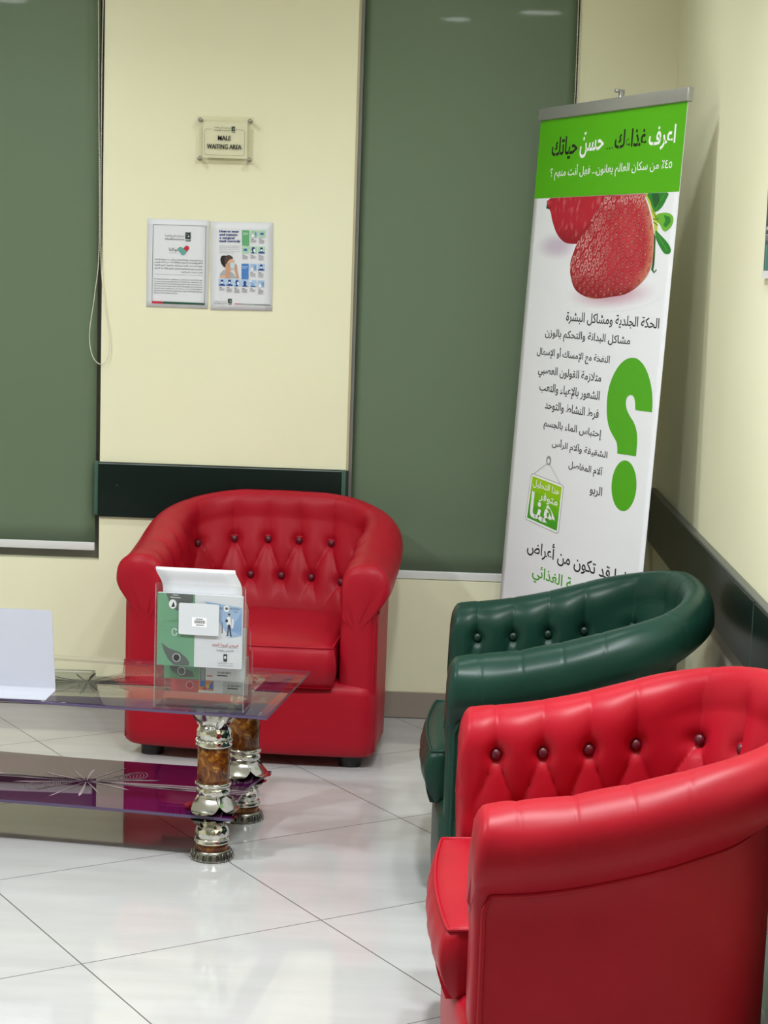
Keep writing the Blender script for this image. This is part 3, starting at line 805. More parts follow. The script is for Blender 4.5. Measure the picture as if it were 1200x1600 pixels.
def cover_a(p, W_, H_):
    p.rect(0, 0, W_ * 0.44, H_, SEA, 0)
    p.poly([(0.022, H_), (W_ * 0.42, H_), (W_ * 0.42, H_ - 0.018), (0.05, H_ - 0.045), (0.03, H_ - 0.02)], SLATE, 1)
    p.poly([(0.012, 0.058), (0.03, 0.045), (0.06, 0.036), (0.078, 0.022), (0.086, 0.010), (0.084, 0.002), (0.045, 0.002), (0.03, 0.016), (0.018, 0.038)], SLATE, 1)
    p.ell(0.040, 0.160, 0.010, 0.012, WHI, 2); p.poly([(0.036, 0.152), (0.046, 0.154), (0.042, 0.167)], INK, 3)
    p.line([(0.034, 0.178), (0.060, 0.177)], 0.0015, WHI, 2); p.line([(0.040, 0.184), (0.055, 0.1835)], 0.0012, WHI, 2)
    p.line([(0.046 + 0.007 * math.cos(a / 3), 0.088 + 0.009 * math.sin(a / 3)) for a in range(3, 19)], 0.002, WHI, 2); p.ell(0.050, 0.094, 0.0022, 0.0022, WHI, 2)
    for k in range(4): p.line([(0.012 + k * 0.011, 0.10 + k * 0.008), (0.020 + k * 0.012, 0.118 - k * 0.002), (0.045 + k * 0.006, 0.112 + k * 0.006)], 0.0007, flat('sea_green_crease', 86, 138, 108), 1)
    p.ell(0.052, 0.021, 0.0105, 0.0110, PALE, 2); p.ell(0.052, 0.021, 0.0088, 0.0094, INK, 3)
    p.poly([(W_ * 0.54, 0.172), (W_ * 0.99, 0.160), (W_ * 0.99, 0.088), (W_ * 0.86, 0.080), (W_ * 0.74, 0.115), (W_ * 0.66, 0.150)], SKY, 1)
    p.poly([(W_ * 0.99, 0.150), (W_ * 0.86, 0.100), (W_ * 0.99, 0.088)], flat('mid_blue_print', 138, 170, 214), 2)
    p.line_text('NOVEL CORONA', W_ * 0.665, 0.1535, 0.0052, INKG, 3, 0, False, None, 0.066); p.line_text('VIRUS', W_ * 0.89, 0.1475, 0.003, INKG, 3)
    p.ell(W_ * 0.81, 0.156, 0.008, 0.0085, WHI, 2); p.ell(W_ * 0.81, 0.156, 0.0035, 0.0035, SLATE, 4)
    fx, fy = W_ * 0.842, 0.085                                            # standing doctor in a white coat
    p.poly([(fx - 0.006, fy + 0.028), (fx + 0.008, fy + 0.028), (fx + 0.0085, fy + 0.046), (fx + 0.003, fy + 0.050), (fx - 0.003, fy + 0.050), (fx - 0.006, fy + 0.045)], WHI, 3)
    p.poly([(fx + 0.003, fy + 0.050), (fx + 0.012, fy + 0.043), (fx + 0.011, fy + 0.020), (fx + 0.006, fy + 0.022)], WHI, 3)
    p.poly([(fx - 0.003, fy + 0.030), (fx + 0.003, fy + 0.030), (fx + 0.007, fy + 0.002), (fx + 0.0105, fy), (fx + 0.004, fy), (fx, fy + 0.022), (fx - 0.002, fy), (fx - 0.008, fy), (fx - 0.004, fy + 0.003)], flat('navy_print', 44, 48, 70), 4)
    p.rect(fx - 0.009, fy + 0.036, fx - 0.003, fy + 0.043, INK, 4); p.ell(fx, fy + 0.0535, 0.0028, 0.0035, flat('skin_print', 205, 150, 120), 4); p.ell(fx, fy + 0.0565, 0.0032, 0.002, INK, 5)
    p.line([(W_ * 0.762, 0.120), (W_ * 0.765, 0.092)], 0.0014, INK, 3)
    p.text('فيروس كورونا الجديد', (W_ * 0.645, W_ * 0.955, 0.0560, 0.0660), REDP, 3, 0, True)
    p.line([(W_ * 0.645, 0.0555), (W_ * 0.955, 0.0545)], 0.0005, INKG, 2)
    p.text('الأعراض والوقاية', (W_ * 0.70, W_ * 0.90, 0.043, 0.0505), INKG, 3, 0, True)
    p.rect(W_ * 0.785, 0.018, W_ * 0.828, 0.0375, INK, 2); p.ell(W_ * 0.805, 0.029, 0.003, 0.004, PALE, 3)
    p.text('مختبرات البرج الطبية', (W_ * 0.72, W_ * 0.90, 0.0105, 0.0162), INK, 3, 0, True); p.line_text('Al Borg Medical Laboratories', 0, 0.0065, 0.0022, INK, 3, 0, False, W_ * 0.90, W_ * 0.18)
def cover_b(p, W_, H_):
    p.rect(0, 0, W_ * 0.44, H_, SEA, 0); p.poly([(0.005, 0.05), (0.03, 0.035), (0.075, 0.02), (0.08, 0.006), (0.045, 0.004), (0.02, 0.02)], SLATE, 1)
    p.ell(0.046, 0.020, 0.0105, 0.011, PALE, 2); p.ell(0.046, 0.020, 0.009, 0.0095, SLATE, 3)
    for k, c in enumerate((SLATE, INKG, SEA, SLATE)): p.rect(W_ * (0.445 + 0.018 * k), 0, W_ * (0.458 + 0.018 * k), H_, c, 1)
    p.rect(W_ * 0.53, 0.010, W_ * 0.60, 0.0125, REDP, 1)
    p.line_text('92 000 8877', W_ * 0.66, 0.0195, 0.0046, INK, 2, 0.01, False, None, 0.036); p.line([(W_ * 0.66, 0.0142), (W_ * 0.66 + 0.026, 0.0140)], 0.0028, INK, 2)
def cover_c(p, W_, H_):
    p.rect(0, 0, W_ * 0.36, H_, flat('rose_print', 204, 90, 96), 0); p.ell(0.050, 0.018, 0.0095, 0.0095, PALE, 1); p.ell(0.050, 0.018, 0.0085, 0.0085, REDP, 2)
    p.rect(W_ * 0.36, 0.006, W_ * 0.56, 0.034, ORA, 1); p.rect(W_ * 0.38, 0.016, W_ * 0.45, 0.034, BLU, 2); p.poly([(W_ * 0.46, 0.010), (W_ * 0.55, 0.010), (W_ * 0.55, 0.034)], BLU, 2); p.rect(W_ * 0.47, 0.012, W_ * 0.50, 0.022, YEL, 3); p.rect(W_ * 0.42, 0.008, W_ * 0.46, 0.014, REDP, 3)
    p.rect(W_ * 0.68, 0, W_, H_, flat('pale_grey_print', 196, 200, 202), 0)
    p.line_text('92 000 8877', W_ * 0.74, 0.020, 0.0046, INK, 2, 0.01, False, None, 0.036); p.line([(W_ * 0.74, 0.0152), (W_ * 0.74 + 0.026, 0.0150)], 0.0028, INK, 2)
booklet('brochure with green and white cover and doctor figure, in the highest pocket of the holder', 0.006, FL[0], 0.188, cover_a)
booklet('brochure with a green and white cover in the middle pocket, mostly behind the highest one', 0.044, FL[1], 0.140, cover_b, -0.102, 0.112)
booklet('brochure with rose red cover and coloured squares in the lowest pocket of the holder', 0.079, FL[2], 0.100, cover_c, -0.092, 0.112)
# loose white sheets curling out of the top of the holder
t = thing('paper_stack', 'stack of plain white sheets curling up out of the brochure holder', 'paper', (HO[0], HO[1], TZ), HR)
m = MB()
def sheet(q, v, top_off):
    z = 0.1125 + 0.2535 * v; c = sstep(0.72, 1.0, v)
    return Vector((-0.100 + 0.205 * q - 0.016 * c * c - 0.002 * v, 0.018 + top_off - 0.016 * c * c, z))
m.grid(lambda u, v: sheet(u, v, 0), 6, 30, WHITEP); m.grid(lambda u, v: sheet(1 - u, v, 0.012), 6, 30, WHITEP)
m.grid(lambda u, v: sheet(0, v, 0.012 * (1 - u)), 1, 30, WHITEP); m.grid(lambda u, v: sheet(1, v, 0.012 * u), 1, 30, WHITEP)
m.grid(lambda u, v: sheet(u, 1, 0.012 * v), 6, 1, WHITEP); m.grid(lambda u, v: sheet(u, 0, 0.012 * (1 - v)), 6, 1, WHITEP)
m.obj('sheets', t, clean=True)

# ------------------------------------------------------------------ white L-shaped table sign, seen from behind
t = thing('table_sign', 'white L-shaped table sign standing on the left part of the glass table, back turned', 'sign', (-1.130, -1.53, TZ), D(-2.0))
m = MB(); prof = [(0.0, -0.108, 0.0), (0.0, -0.105, 0.0), (0, -0.004, 0.0)]
L0 = [(-0.108, 0.0022), (-0.006, 0.0022), (-0.0015, 0.004), (0.0005, 0.008), (0.018, 0.214)]
L1 = [(-0.108, 0.0002), (-0.003, 0.0002), (0.002, 0.002), (0.003, 0.007), (0.0205, 0.214)]
def wx(z): return 0.150 - 0.016 * z / 0.214
vs = []; 
for y, z in L0 + L1[::-1]: vs.append((-0.150 - 0.0, y, z))
for y, z in L0 + L1[::-1]: vs.append((wx(z), y, z))
n_ = 10; m.add(vs, [list(range(n_)), [n_ + i for i in range(n_)][::-1]] + [((i + 1) % n_, i, n_ + i, n_ + (i + 1) % n_) for i in range(n_)], mat('white_sign_board', srgb(190, 192, 206), 0.3))
m.obj('board', t)

# ================================================================== THINGS ON THE BACK WALL
# acrylic door-plate on four stand-offs
t = thing('wall_sign', 'small acrylic plate reading MALE WAITING AREA on four steel studs', 'sign', (-0.735, -0.024, 1.960))
def SX_(x, z): return (x, -0.0, z)
m = MB(); m.rbox((-0.097, -0.004, -0.0785), (0.097, 0.0, 0.0785), 0.0012, glass('sign_acrylic', (0.97, 0.97, 0.95, 1), 0.3, 1.18), 2); m.obj('acrylic_plate', t)
m = MB(); CREAMP = mat('cream_card', srgb(238, 234, 208), 0.5); m.box((-0.074, -0.0005 + 0.001, -0.058), (0.074, 0.0024, 0.060), CREAMP); m.obj('card', t)
pg = Page((0, -0.0046, 0), (1, 0, 0), (0, 0, 1), 0.0002)
u0, u1, v0, v1, r = -0.068, 0.067, -0.049, 0.036, 0.008
arc = []
for cx, cy, a in ((u1 - r, v0 + r, -PI / 2), (u1 - r, v1 - r, 0)): arc += [(cx + r * math.cos(a + PI / 2 * i / 5), cy + r * math.sin(a + PI / 2 * i / 5)) for i in range(6)]
arc2 = []
for cx, cy, a in ((u0 + r, v1 - r, PI / 2), (u0 + r, v0 + r, PI)): arc2 += [(cx + r * math.cos(a + PI / 2 * i / 5), cy + r * math.sin(a + PI / 2 * i / 5)) for i in range(6)]
pg.line([(u0 + r, v0)] + arc + [(0.038, v1)], 0.0010, INKG, 1); pg.line([(-0.042, v1)] + arc2 + [(u0 + r, v0)], 0.0010, INKG, 1)
pg.line_text('MALE', 0, 0.0000, 0.0158, INK, 2, 0.004, False, 0.0205, 0.043, 0.0005); pg.line_text('WAITING AREA', 0, -0.0285, 0.0158, INK, 2, 0.004, False, 0.0565, 0.116, 0.0005)
def logo(pg, u0, u1, v, h, ic=None):
    """laboratory name in two scripts with its little tower emblem"""
    pg.text('مختبرات البرج الطبية', (u0, u1, v + h * 0.52, v + h), INK, 2, 0.004, True)
    pg.line_text('Al Borg Medical Laboratories', u0, v + h * 0.12, h * 0.26, INK, 2, 0.008, False, None, u1 - u0)
    if ic:
        a, b_, c, d = ic
        pg.poly([(a, b_ + (d - b_) * 0.22), (c * 0.96 + a * 0.04, b_ + (d - b_) * 0.22), (c * 0.93 + a * 0.07, d), (c * 0.75 + a * 0.25, d * 0.93 + b_ * 0.07), (a, d * 0.95 + b_ * 0.05)], flat('emblem_dark_green', 52, 66, 60), 2)
        pg.poly([(a, b_), (c, b_), (c * 0.85 + a * 0.15, b_ + (d - b_) * 0.2), (c * 0.8 + a * 0.2, b_ + (d - b_) * 0.08), (a * 0.9 + c * 0.1, b_ + (d - b_) * 0.08)], INK, 2)
        pg.ell((a + c) / 2 + (c - a) * 0.08, b_ + (d - b_) * 0.52, (c - a) * 0.12, (d - b_) * 0.09, PALE, 3)
        pg.ell((a + c) / 2 - (c - a) * 0.2, b_ + (d - b_) * 0.75, (c - a) * 0.12, (d - b_) * 0.06, flat('emblem_pale', 120, 134, 128), 3)
logo(pg, -0.036, 0.018, 0.029, 0.016, (0.022, 0.027, 0.034, 0.048))
pg.mb.obj('lettering', t)
STUD = mat('brushed_steel', srgb(160, 150, 140), 0.35, metal=0.7)
s0 = None
for x, z in ((-0.083, 0.0655), (0.084, 0.0655), (-0.083, -0.062), (0.084, -0.062)):
    if s0 is None:
        m = MB(); m.lathe([(0.0052, 0), (0.0052, 0.019), (0.0078, 0.0195), (0.0078, 0.031), (0.0068, 0.033)], STUD, n=20); m.v = [(x_, -z_ + 0.024, y_) for x_, y_, z_ in m.v]; o = s0 = m.obj('stud', t)
        m.f = m.f
    else: o = s0.copy(); COL.objects.link(o); o.parent = t
    o.location = (x, 0, z)

# paper notices
def notice(label, tl, rot, W_=0.21, H_=0.297):
    t = thing('paper_notice', label, 'notice', (tl[0], -0.0012, tl[1]), 0, 'paper notices on the back wall'); t.rotation_euler = (0, rot, 0)
    m = MB(); m.grid(lambda u, v: Vector((W_ * u, -0.0016 - 0.0012 * math.sin(PI * v) ** 2 - 0.0012 * sstep(0.85, 1, v), -H_ * (1 - v))), 6, 12, WHITEP)
    o = m.obj('sheet', t); sm = o.modifiers.new('thickness', 'SOLIDIFY'); sm.thickness = 0.0003
    pg = Page((0, -0.0042, 0), (1, 0, 0), (0, 0, 1), 0.0002)
    return t, pg
t, pg = notice('white notice with green and red heart logo, left of two sheets on the back wall', (-0.9941, 1.694), 0.0016)
W_, H_ = 0.21, 0.297
def U(x): return x * W_
def V(y): return -y * H_
DG = flat('notice_dark_green', 40, 84, 66); CRIM = flat('crimson_print', 196, 44, 66); TEAL = flat('teal_print', 104, 168, 158); FRM = flat('frame_ink', 70, 92, 88)
pg.frame(U(.093), V(.944), U(.948), V(.063), 0.0011, FRM, 1)
pg.rect(U(.09), V(.958), U(.262), V(.932), CRIM, 2); pg.poly([(U(.262), V(.958)), (U(.95), V(.958)), (U(.95), V(.936)), (U(.272), V(.932))], DG, 2)
logo(pg, U(.285), U(.60), V(.238), H_ * .066, (U(.615), V(.240), U(.705), V(.135)))
pg.text('توكلنا', (U(.355), U(.500), V(.363), V(.318)), INK, 2, 0, True); pg.line_text('Tawakkalna', U(.365), V(.380), 0.0022, INKG, 2, 0, False, None, U(.13))
def heart_half(cx, cy, L, w_, ang, m_, l):
    ca, sa = math.cos(ang), math.sin(ang); pts = []
    for i in range(13):
        a = -PI / 2 + PI * i / 12; pts.append((L / 2 + w_ / 2 * math.cos(a), w_ / 2 * math.sin(a)))
    for i in range(13):
        a = PI / 2 + PI * i / 12; pts.append((-L / 2 + w_ / 2 * math.cos(a), w_ / 2 * math.sin(a)))
    pg.poly([(cx + x * ca - y * sa, cy + x * sa + y * ca) for x, y in pts], m_, l)
heart_half(U(.618), V(.338), U(.075), U(.075), D(48), CRIM, 2); heart_half(U(.563), V(.352), U(.062), U(.080), D(-48), TEAL, 3); heart_half(U(.590), V(.366), U(.02), U(.078), D(48), TEAL, 4)
arl = ['تنفيذا لتوجيهات وزارة الداخلية وما أوصت به وزارة الصحة', 'للالتزام بالإجراءات الاحترازية والوقائية للحد من انتشار فيروس', 'كورونا المستجد تلتزم جميع فروع مختبرات البرج الطبية', 'وجميع منسوبيها ومراجعيها بتفعيل تطبيق توكلنا عند الدخول']
for k, s_ in enumerate(arl): pg.text(s_, (U(.125), U(.905), V(.466 + .0345 * k), V(.440 + .0345 * k)), INK, 2, 0.008, True)
pg.text('لفروع مختبرات البرج الطبية', (U(.555), U(.905), V(.604), V(.580)), INK, 2, 0.008, True)
pg.line([(U(.125), V(.624)), (U(.905), V(.624))], 0.0006, INKG, 1)
enl = ['In implementation of Ministry of Interior and what was', 'recommended by Ministry of Health for advisory, for', 'precautionary and preventive measures to limit the spread of', 'the novel Corona virus (Covid-19), Al Borg Medical Laboratories', 'and all their employees and visitors, are committed to', 'achieving Tawakkalna application upon entering Al Borg']
for k, s_ in enumerate(enl): pg.line_text(s_, U(.125), V(.683 + .0262 * k), 0.0033, INK, 2, 0.010, False, None, U(.78))
pg.line_text('Medical Laboratories branches.', U(.125), V(.683 + .0262 * 6), 0.0033, INK, 2, 0.010, False, None, U(.385))
pg.mb.obj('printing', t)

t, pg = notice('white notice on wearing a surgical mask, right of two sheets on the back wall', (-0.7791, 1.6903), -0.0146)
NAVY = flat('navy_title', 40, 56, 124); LG = flat('light_green_tile', 178, 216, 186); MG = flat('mid_green_tile', 104, 176, 122); LB = flat('light_blue_tile', 176, 204, 236); MBL = flat('mid_blue_tile', 76, 132, 204); DBL = flat('icon_blue', 42, 72, 150); SK = flat('skin_tone_print', 222, 178, 150); HAIR = flat('hair_print', 46, 38, 38); MASKC = flat('mask_print', 190, 222, 238); TOP_ = flat('grey_top_print', 176, 176, 180); PINK = flat('caption_ink', 150, 140, 150)
for k, (s_, wd) in enumerate((('How to wear', .315), ('and remove', .29), ('a surgical', .24), ('mask correctly', .335))): pg.line_text(s_, U(.14), V(.118 + .0365 * k), 0.0078, NAVY, 2, 0.004, False, None, U(wd), 0.0006)
for k, wd in enumerate((.34, .32, .325, .335, .235)): pg.line_text(('Surgical masks must be worn to protect yourself', 'and others from infection and keep distance', 'when you are in the waiting rooms of a clinic', 'follow these steps for wearing and removing it', 'wash your hands before and after')[k], U(.135), V(.272 + .0185 * k + (.006 if k > 2 else 0)), 0.0022, INKG, 2, 0.01, False, None, U(wd))
# photo: woman in profile putting on a mask
pg.poly([(U(.145), V(.630)), (U(.150), V(.585)), (U(.205), V(.545)), (U(.27), V(.540)), (U(.36), V(.575)), (U(.42), V(.632))], TOP_, 2)
pg.poly([(U(.145), V(.632)), (U(.155), V(.615)), (U(.25), V(.600)), (U(.29), V(.632))], SK, 3)
pg.poly([(U(.23), V(.545)), (U(.245), V(.46)), (U(.30), V(.41)), (U(.36), V(.41)), (U(.385), V(.445)), (U(.375), V(.50)), (U(.33), V(.545)), (U(.29), V(.565))], SK, 3)
pg.poly([(U(.20), V(.50)), (U(.165), V(.46)), (U(.155), V(.42)), (U(.175), V(.385)), (U(.22), V(.378)), (U(.26), V(.385)), (U(.235), V(.42)), (U(.235), V(.47)), (U(.245), V(.505)), (U(.225), V(.512))], HAIR, 4)
pg.poly([(U(.225), V(.46)), (U(.225), V(.40)), (U(.265), V(.375)), (U(.315), V(.375)), (U(.36), V(.398)), (U(.355), V(.415)), (U(.305), V(.425)), (U(.275), V(.450)), (U(.25), V(.482))], flat('brown_hair_print', 84, 66, 60), 5)
pg.poly([(U(.315), V(.462)), (U(.385), V(.462)), (U(.392), V(.50)), (U(.37), V(.53)), (U(.325), V(.52))], MASKC, 6)
pg.poly([(U(.24), V(.63)), (U(.25), V(.56)), (U(.245), V(.50)), (U(.27), V(.465)), (U(.31), V(.46)), (U(.315), V(.50)), (U(.305), V(.55)), (U(.315), V(.63))], flat('hand_print', 206, 156, 128), 7)
pg.poly([(U(.385), V(.53)), (U(.39), V(.475)), (U(.41), V(.468)), (U(.425), V(.50)), (U(.43), V(.55)), (U(.46), V(.634)), (U(.425), V(.634)), (U(.40), V(.57))], flat('hand_print', 206, 156, 128), 7)
def cap(u, v, n=4, seed=0):
    pg.line([(U(u), V(v)), (U(u + .045), V(v))], 0.0013, INK, 2)
    for k in range(n): pg.line([(U(u), V(v + .012 + .0085 * k)), (U(u + .075 + .018 * ((k * 5 + seed) % 3) / 2), V(v + .012 + .0085 * k))], 0.0009, PINK, 2)
def tile(u, v, bg, kind):
    a, b_ = u + .055, v + .038
    pg.rect(U(u), V(v + .077), U(u + .11), V(v), bg, 1)
    if kind == 'mask':
        pg.rrect(U(a - .026), V(b_ + .014), U(a + .026), V(b_ - .012), 0.0015, DBL if bg is LB else flat('mask_blue', 74, 116, 178), 2); pg.line([(U(a - .045), V(b_ - .008)), (U(a + .045), V(b_ - .008))], 0.0006, DBL, 2); pg.line([(U(a - .045), V(b_ + .010)), (U(a + .045), V(b_ + .010))], 0.0006, DBL, 2)
    elif kind == 'face':
        pg.poly([(U(u), V(v + .077)), (U(u + .008), V(v + .064)), (U(a - .02), V(v + .058)), (U(a + .02), V(v + .058)), (U(u + .102), V(v + .064)), (U(u + .11), V(v + .077))], DBL, 2); pg.ell(U(a), V(b_), U(.024), H_ * .026, DBL, 3); pg.rrect(U(a - .017), V(b_ + .014), U(a + .017), V(b_ - .006), 0.001, WHI, 4); pg.ell(U(a), V(b_ - .020), U(.022), H_ * .009, NAVY, 5)
    elif kind == 'side':
        pg.poly([(U(u + .015), V(v + .077)), (U(a - .015), V(v + .058)), (U(a + .012), V(v + .058)), (U(u + .075), V(v + .077))], DBL, 2); pg.ell(U(a), V(b_ - .006), U(.028), H_ * .026, NAVY, 3); pg.ell(U(a + .013), V(b_ + .006), U(.015), H_ * .019, WHI, 4)
    elif kind == 'back':
        pg.poly([(U(u + .01), V(v + .077)), (U(a - .02), V(v + .060)), (U(a + .02), V(v + .060)), (U(u + .1), V(v + .077))], DBL, 2); pg.ell(U(a), V(b_), U(.024), H_ * .027, DBL, 3)
    elif kind == 'bin':
        pg.line([(U(u + .02), V(v + .025)), (U(u + .05), V(v + .055)), (U(u + .07), V(v + .03))], 0.0014, DBL, 2); pg.rect(U(u + .02), V(v + .074), U(u + .095), V(v + .064), DBL, 2); pg.ell(U(u + .02), V(v + .014), U(.014), H_ * .009, WHI, 2)
    else:
        pg.poly([(U(u + .012), V(v + .077)), (U(u + .03), V(v + .04)), (U(u + .05), V(v + .03)), (U(u + .055), V(v + .077))], WHI, 2)
        for k in range(3): pg.line([(U(u + .03 + .022 * k), V(v + .01)), (U(u + .045 + .022 * k), V(v + .05))], 0.0008, DBL, 2)
        pg.rect(U(u + .075), V(v + .07), U(u + .1), V(v + .02), flat('icon_mid_blue', 126, 158, 204), 2)
pg.rect(U(.505), V(.263), U(.62), V(.090), MG, 1); pg.line_text('Wearing', U(.52), V(.128), 0.0030, WHI, 2, 0.02, False, None, U(.085)); pg.line_text('a mask', U(.52), V(.143), 0.0026, WHI, 2, 0.02, False, None, U(.07))
pg.rect(U(.500), V(.642), U(.615), V(.468), MBL, 1); pg.line_text('Removing', U(.51), V(.506), 0.0030, WHI, 2, 0.02, False, None, U(.09)); pg.line_text('a mask', U(.51), V(.522), 0.0026, WHI, 2, 0.02, False, None, U(.07))
for u, v, bg, kd, n in ((.640, .090, LG, 'wash', 4), (.770, .090, LG, 'mask', 5), (.505, .272, LG, 'mask', 5), (.635, .272, LG, 'side', 4), (.765, .272, LG, 'face', 6), (.632, .468, LB, 'wash', 5), (.763, .466, LB, 'face', 6), (.130, .645, LB, 'face', 3), (.252, .645, LB, 'face', 5), (.375, .648, LB, 'side', 6), (.500, .650, LB, 'back', 5), (.630, .652, LB, 'bin', 3), (.762, .654, LB, 'wash', 6)):
    tile(u, v, bg, kd); cap(u + .008, v + .098, n, int(u * 10))
logo(pg, U(.055), U(.262), V(.932), H_ * .038, (U(.282), V(.932), U(.345), V(.865)))
pg.poly([(U(.39), V(.928)), (U(.97), V(.936)), (U(.97), V(.930)), (U(.39), V(.921))], INK, 2); pg.poly([(U(.39), V(.928)), (U(.50), V(.9295)), (U(.50), V(.9225)), (U(.39), V(.921))], CRIM, 3); pg.poly([(U(.52), V(.930)), (U(.72), V(.9325)), (U(.72), V(.9265)), (U(.52), V(.923))], flat('footer_grey', 120, 150, 138), 3)
pg.mb.obj('printing', t)

# poster on the right wall, cut by the edge of the frame
t = thing('wall_poster', 'dark slate and teal poster high on the right wall, cut by the photo edge', 'poster', (XR, -1.906, 1.572))
m = MB(); m.box((-0.006, -0.60, 0), (-0.0005, 0, 0.90), flat('poster_slate', 66, 74, 84)); m.obj('board', t)
m = MB(); m.box((-0.009, -0.602, -0.012), (-0.0005, 0.002, 0.006), WHITEBAR); m.obj('bottom_strip', t)
pg = Page((-0.0062, 0, 0), (0, -1, 0), (0, 0, 1), 0.0003); TEA = flat('poster_teal', 40, 128, 110); TE2 = flat('poster_light_teal', 96, 160, 150); SIL = flat('poster_silver', 186, 188, 196)
pg.rect(0.0, 0.21, 0.60, 0.90, TEA, 1); pg.rect(0.0, 0.165, 0.60, 0.21, flat('poster_mid', 110, 120, 128), 1)
pg.rect(0.02, 0.008, 0.03, 0.066, TE2, 1); pg.rect(0.034, 0.008, 0.30, 0.066, TEA, 1)
pg.line_text('STE', 0.010, 0.076, 0.014, SIL, 2, 0.01); pg.rect(0.010, 0.100, 0.20, 0.108, SIL, 1)
pg.mb.obj('printing', t)

# ================================================================== ROLL-UP BANNER
ANG = -1.1665; LEAN = 0.0506; BK = 1.1625; BW = 0.80 * BK
B0 = Vector((0.3117, -0.159, 2.049))
BU = Vector((math.cos(ANG), math.sin(ANG), 0)); BN0 = Vector((math.sin(ANG), -math.cos(ANG), 0))
BV = Vector((-BN0.x * math.sin(LEAN), -BN0.y * math.sin(LEAN), math.cos(LEAN)))
BN = BU.cross(BV)
vb = -(B0.z - 0.085) / BV.z                    # v of the cassette slot
foot = B0 + BU * (BW / 2) + BV * vb
t = thing('roll_up_banner', 'tall roll-up banner with green heading, strawberries and a green question mark, in the corner', 'banner', (foot.x, foot.y, 0))
base = Vector((foot.x, foot.y, 0))
def loc(p): return p - base
m = MB()
m.grid(lambda a, c: loc(B0 + BU * (BW * (0.995 * a + 0.0025)) + BV * (vb * (1 - c)) + BN * 0.0), 30, 30, BWHT)
sh = m.obj('sheet', t); sm = sh.modifiers.new('thickness', 'SOLIDIFY'); sm.thickness = 0.0012; sm.offset = -1
pg = Page(loc(B0) + BN * 0.0003, BU, BV, 0.0001); pg.k = BK
pg.rect(0.0025, -0.2195, 0.7975, 0.0, BGRN, 3)
K_ = flat('banner_black', 30, 30, 28)
pg.text('اعرف', (0.6253, 0.7566, -0.1150, -0.0558), WHI, 5, 0.022, True)
pg.text('غذاءك', (0.4478, 0.6134, -0.1047, -0.0541), K_, 5, 0.022, True)
pg.text('حسن', (0.2545, 0.3877, -0.1179, -0.0620), WHI, 5, 0.018, True)
pg.poly([(0.2790, -0.0585), (0.2735, -0.0530), (0.2750, -0.0498), (0.2785, -0.0505), (0.2800, -0.0520), (0.2835, -0.0488), (0.2870, -0.0505), (0.2855, -0.0545)], WHI, 6)
pg.text('حياتك', (0.0866, 0.2403, -0.1174, -0.0544), K_, 5, 0.022, True)
for u, v in ((0.4096, -0.0992), (0.4234, -0.0991), (0.4379, -0.0986)): pg.ell(u, v, 0.0032, 0.0026, K_, 5, 10)
pg.text(shape_ar('من سكان العالم يعانون... فهل أنت منهم ؟') + ' ' + '٪٤٥', (0.0897, 0.7519, -0.1730, -0.1330), WHI, 5, 0.007)
pg.mb.obj('heading_print', t)
# strawberry photograph, printed
pgs = Page(loc(B0) + BN * 0.0003, BU, BV, 0.0001); pgs.k = BK
SHAD = flat('printed_soft_pink', 222, 206, 216); SHA2 = flat('printed_rose', 226, 176, 190)
STR = mat('printed_strawberry', srgb(190, 26, 44), 0.45, spec=0.3)
def vcol(m_):
    b_ = m_.node_tree.nodes['Principled BSDF']; a = nd(m_, 'ShaderNodeVertexColor'); a.layer_name = 'print'
    lk(m_, a.outputs['Color'], b_.inputs['Base Color'])
vcol(STR)
SB = [(0.4364, -0.2203), (0.3992, -0.2446), (0.3697, -0.2712), (0.3221, -0.309), (0.2952, -0.3346), (0.2702, -0.3716), (0.259, -0.3977), (0.2649, -0.4274), (0.2869, -0.4567), (0.3186, -0.4745), (0.3804, -0.4868), (0.435, -0.4878), (0.5166, -0.4802), (0.5741, -0.4734), (0.6284, -0.4563), (0.6729, -0.4312), (0.6953, -0.4034), (0.7032, -0.3726), (0.7002, -0.3385), (0.6922, -0.3146), (0.676, -0.2838), (0.6569, -0.2562), (0.6348, -0.2318), (0.6257, -0.2206)]
SB2 = [(0.1071, -0.2203), (0.1155, -0.2622), (0.1393, -0.2966), (0.1699, -0.3232), (0.2152, -0.342), (0.2732, -0.3457), (0.3199, -0.3383), (0.4454, -0.2669), (0.4664, -0.2203)]
def smooth_loop(P_, n=4):
    out = []; N = len(P_)
    for i in range(N):
        p0, p1, p2, p3 = [np.array(P_[(i + k) % N]) for k in (-1, 0, 1, 2)]
        for k in range(n):
            q = k / n; v = 0.5 * ((2 * p1) + (p2 - p0) * q + (2 * p0 - 5 * p1 + 4 * p2 - p3) * q * q + (3 * p1 - p0 - 3 * p2 + p3) * q ** 3)
            out.append((float(v[0]), min(float(v[1]), -0.2203)))
    return out
def inside(pts, u, v):
    c = False; n = len(pts); j = n - 1
    for i in range(n):
        (xi, yi), (xj, yj) = pts[i], pts[j]
        if (yi > v) != (yj > v) and u < (xj - xi) * (v - yi) / (yj - yi) + xi: c = not c
        j = i
    return c
